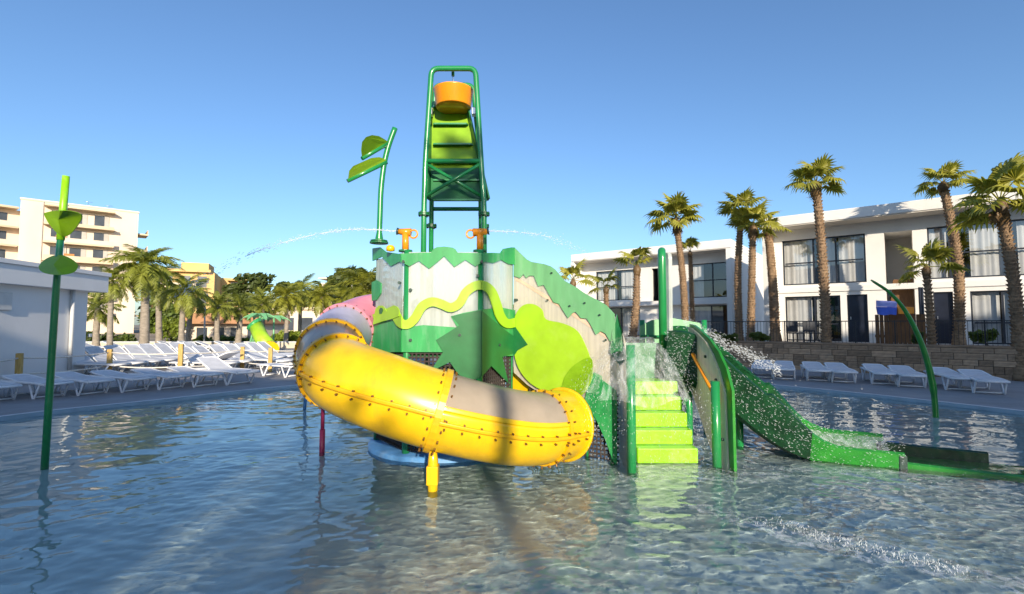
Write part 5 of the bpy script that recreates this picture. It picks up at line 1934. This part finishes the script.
# ------------------------------------------------------------------ moving water: jets, film, spray
ICO = [(0, 0, 1), (.894, 0, .447), (.276, .851, .447), (-.724, .526, .447), (-.724, -.526, .447), (.276, -.851, .447),
       (.724, .526, -.447), (-.276, .851, -.447), (-.894, 0, -.447), (-.276, -.851, -.447), (.724, -.526, -.447), (0, 0, -1)]
ICF = [(0, 1, 2), (0, 2, 3), (0, 3, 4), (0, 4, 5), (0, 5, 1), (1, 6, 2), (2, 7, 3), (3, 8, 4), (4, 9, 5), (5, 10, 1), (2, 6, 7), (3, 7, 8), (4, 8, 9), (5, 9, 10), (1, 10, 6), (11, 7, 6), (11, 8, 7), (11, 9, 8), (11, 10, 9), (11, 6, 10)]


def drop(mb, p, r, d=None):
    if d is None:
        vv = [p + Vector(v) * r for v in ICO]
    else:
        q = d.to_track_quat('Z', 'Y').to_matrix()
        vv = [p + q @ Vector((v[0] * r, v[1] * r, v[2] * r * 4.2)) for v in ICO]
    mb.add(vv, ICF, True)


rd = random.Random(3)
# jets from the water cannons
for (s0, pts, lb, n_) in (((397, 231), [(397, 231, 6.0), (350, 229.5, 5.9), (300, 238, 5.8), (250, 254, 5.7), (200, 279, 5.6), (178, 296, 5.5)], 'thin broken water jet arcing left over the palms', 520),
                          ((489, 231), [(489, 231, 6.0), (510, 231.5, 6.2), (540, 235, 6.5), (565, 243, 6.7), (592, 258, 7.0)], 'thin water jet arcing right above the green crest', 240)):
    C = catmull([at(*q) for q in pts], 20)
    mb = MB()
    k = len(C)
    for (i0, i1) in ((0, k // 3), (k // 3 + 1, k // 2), (k // 2 + 2, int(k * .62))):
        mb.tube(C[i0:i1], [.007 * (1 - .5 * (i_ / k)) * rd.uniform(.6, 1.2) for i_ in range(i0, i1)], 6)
    for _ in range(n_):
        t = rd.random() * (k - 2)
        i = int(t)
        f_ = t / k
        p = C[i].lerp(C[i + 1], t - i) + Vector((rd.gauss(0, 1), rd.gauss(0, 1), rd.gauss(0, 1))) * (.006 + .035 * f_)
        drop(mb, p, rd.uniform(.0015, .0042), (C[i + 1] - C[i]).normalized())
    mb.build('water_jet', 'droplet', kind='stuff', label=lb, category='water')

# bell of water over the stairs
bl_ = MB()
c0 = Vector((pl_.x + .08, pl_.y + .1, at(632, 343, pl_.y).z + .02))
NA, NR = 40, 14
vv, ff = [], []
for i in range(NR + 1):
    t = i / NR
    for j in range(NA + 1):
        a_ = R(-150 + 300 * j / NA) + R(10)
        rr = .02 + .56 * t ** .75
        z_ = .06 * math.sin(min(1, t * 2.2) * math.pi) - .62 * t ** 2.2
        rr *= 1 + .06 * math.sin(a_ * 7) * t
        vv.append(c0 + Vector((math.cos(a_) * rr, math.sin(a_) * rr * .9, z_ + .03 * t * math.sin(a_ * 5))))
for i in range(NR):
    for j in range(NA):
        q = i * (NA + 1) + j
        ff.append((q, q + 1, q + NA + 2, q + NA + 1))
bl_.add(vv, ff, True).build('water_bell', 'water_film', kind='stuff', label='clear umbrella shaped water film over the lime stairs', category='water')

# spray round the stairs
sp_ = MB()
for _ in range(2600):
    a_ = R(rd.uniform(-170, 190))
    t = rd.random() ** .5
    rr = .15 + .62 * t + rd.gauss(0, .06)
    p = c0 + Vector((math.cos(a_) * rr, math.sin(a_) * rr, -.7 * t ** 2.0 - rd.random() * .75 * t))
    if p.z > 0.0:
        drop(sp_, p, rd.uniform(.0007, .0026), Vector((math.cos(a_) * .3, math.sin(a_) * .3, -1)).normalized())
for _ in range(1800):
    p = Vector((rd.gauss(1.85, .45), rd.gauss(5.5, .35), abs(rd.gauss(0, .09))))
    drop(sp_, p, rd.uniform(.0007, .0025))
sp_.build('stair_spray', 'droplet', kind='stuff', label='fine water spray falling over the lime stairs', category='water')
# spray along the chute
cs = MB()
for _ in range(3000):
    i = rd.randrange(len(CC) - 1)
    d = (CC[i + 1] - CC[i]).normalized()
    sd = d.cross(Vector((0, 0, 1))).normalized()
    p = CC[i].lerp(CC[i + 1], rd.random()) + sd * (rd.uniform(.41, .44) if rd.random() < .45 else rd.uniform(-.38, .46)) + Vector((0, 0, rd.uniform(-.1, .42) if rd.random() < .75 else abs(rd.gauss(.2, .25))))
    drop(cs, p, rd.uniform(.001, .0032), (d + Vector((0, 0, rd.gauss(0, .3)))).normalized())
for _ in range(1100):
    t = rd.random()
    p = Vector((2.35 + 1.1 * t, 6.72 - .4 * t, 1.62 - .62 * t + rd.gauss(0, .05)))
    drop(cs, p, rd.uniform(.0015, .0042), Vector((.8, -.3, -.4)).normalized())
for _ in range(900):
    p = Vector((rd.uniform(2.3, 5.4), rd.gauss(5.35, .35), abs(rd.gauss(0, .05))))
    drop(cs, p, rd.uniform(.0007, .0025))
cs.build('chute_spray', 'droplet', kind='stuff', label='white water drops splashing over the green chute slide', category='water')
# churned splash crest lower right
sc_ = MB()
for _ in range(600):
    t = rd.random() ** .8
    burst = .3 + 1.0 * abs(mn.noise(Vector((t * 9, 2.5, 1.1))))
    x_, y_ = 2.0 + .9 * t + rd.gauss(0, .055), 4.0 - .75 * t + rd.gauss(0, .055)
    h_ = wave(x_, y_) + abs(rd.gauss(0, .028)) * burst
    drop(sc_, Vector((x_, y_, h_)), rd.uniform(.0008, .0032), Vector((rd.gauss(0, .5), rd.gauss(0, .5), 1)).normalized())
for _ in range(500):
    t = rd.random()
    g = gnd(620 + 280 * t + rd.gauss(0, 30), 490 + 30 * t + rd.gauss(0, 14))
    drop(sc_, Vector((g.x, g.y, abs(rd.gauss(0, .02)))), rd.uniform(.0007, .0025))
sc_.build('water_splash', 'droplet', kind='stuff', label='broken white splash crest on the water at lower right', category='water')


# foam lying on the water: along the wash and below the stairs
fo_ = MB()


def foam_patch(pts, w, n_, k=8):
    C = catmull([Vector((x, y, 0)) for x, y in pts], n_)
    vv, ff = [], []
    for i, c in enumerate(C):
        d = (C[min(i + 1, len(C) - 1)] - C[max(i - 1, 0)]).normalized()
        sd = Vector((-d.y, d.x, 0))
        ww = w * (.35 + .65 * math.sin(math.pi * i / (len(C) - 1))) * (1 + .4 * mn.noise(c * 4))
        for j in range(k + 1):
            p = c + sd * ww * (j / k - .5)
            vv.append((p.x, p.y, wave(p.x, p.y) + .004))
    for i in range(len(C) - 1):
        for j in range(k):
            q = i * (k + 1) + j
            ff.append((q, q + 1, q + k + 2, q + k + 1))
    fo_.add(vv, ff, True)


foam_patch([(1.5, 4.55), (2.0, 4.0), (2.4, 3.65), (2.9, 3.25), (3.3, 2.95)], .42, 10)
foam_patch([(1.0, 5.1), (1.6, 5.3), (2.0, 5.35), (2.4, 5.2), (2.9, 5.3)], .45, 8)
foam_patch([(2.6, 5.6), (3.2, 5.45), (3.9, 5.4), (4.5, 5.2)], .22, 8)
fo_.build('water_foam', 'foam', kind='stuff', label='thin white foam floating on the pool by the stairs and wash', category='foam')
# film of water running down the chute
chute(MB(), CC[4:], lambda t: [(wA - .03, .05), (wA - .03, .06), (.1, .02), (-.1, .03), (-wA + .03, .16), (-wA + .03, .15), (-.1, .02), (.1, .01)]).build('slide_water', 'water_film', kind='stuff', label='broken film of water running down the green chute', category='water')
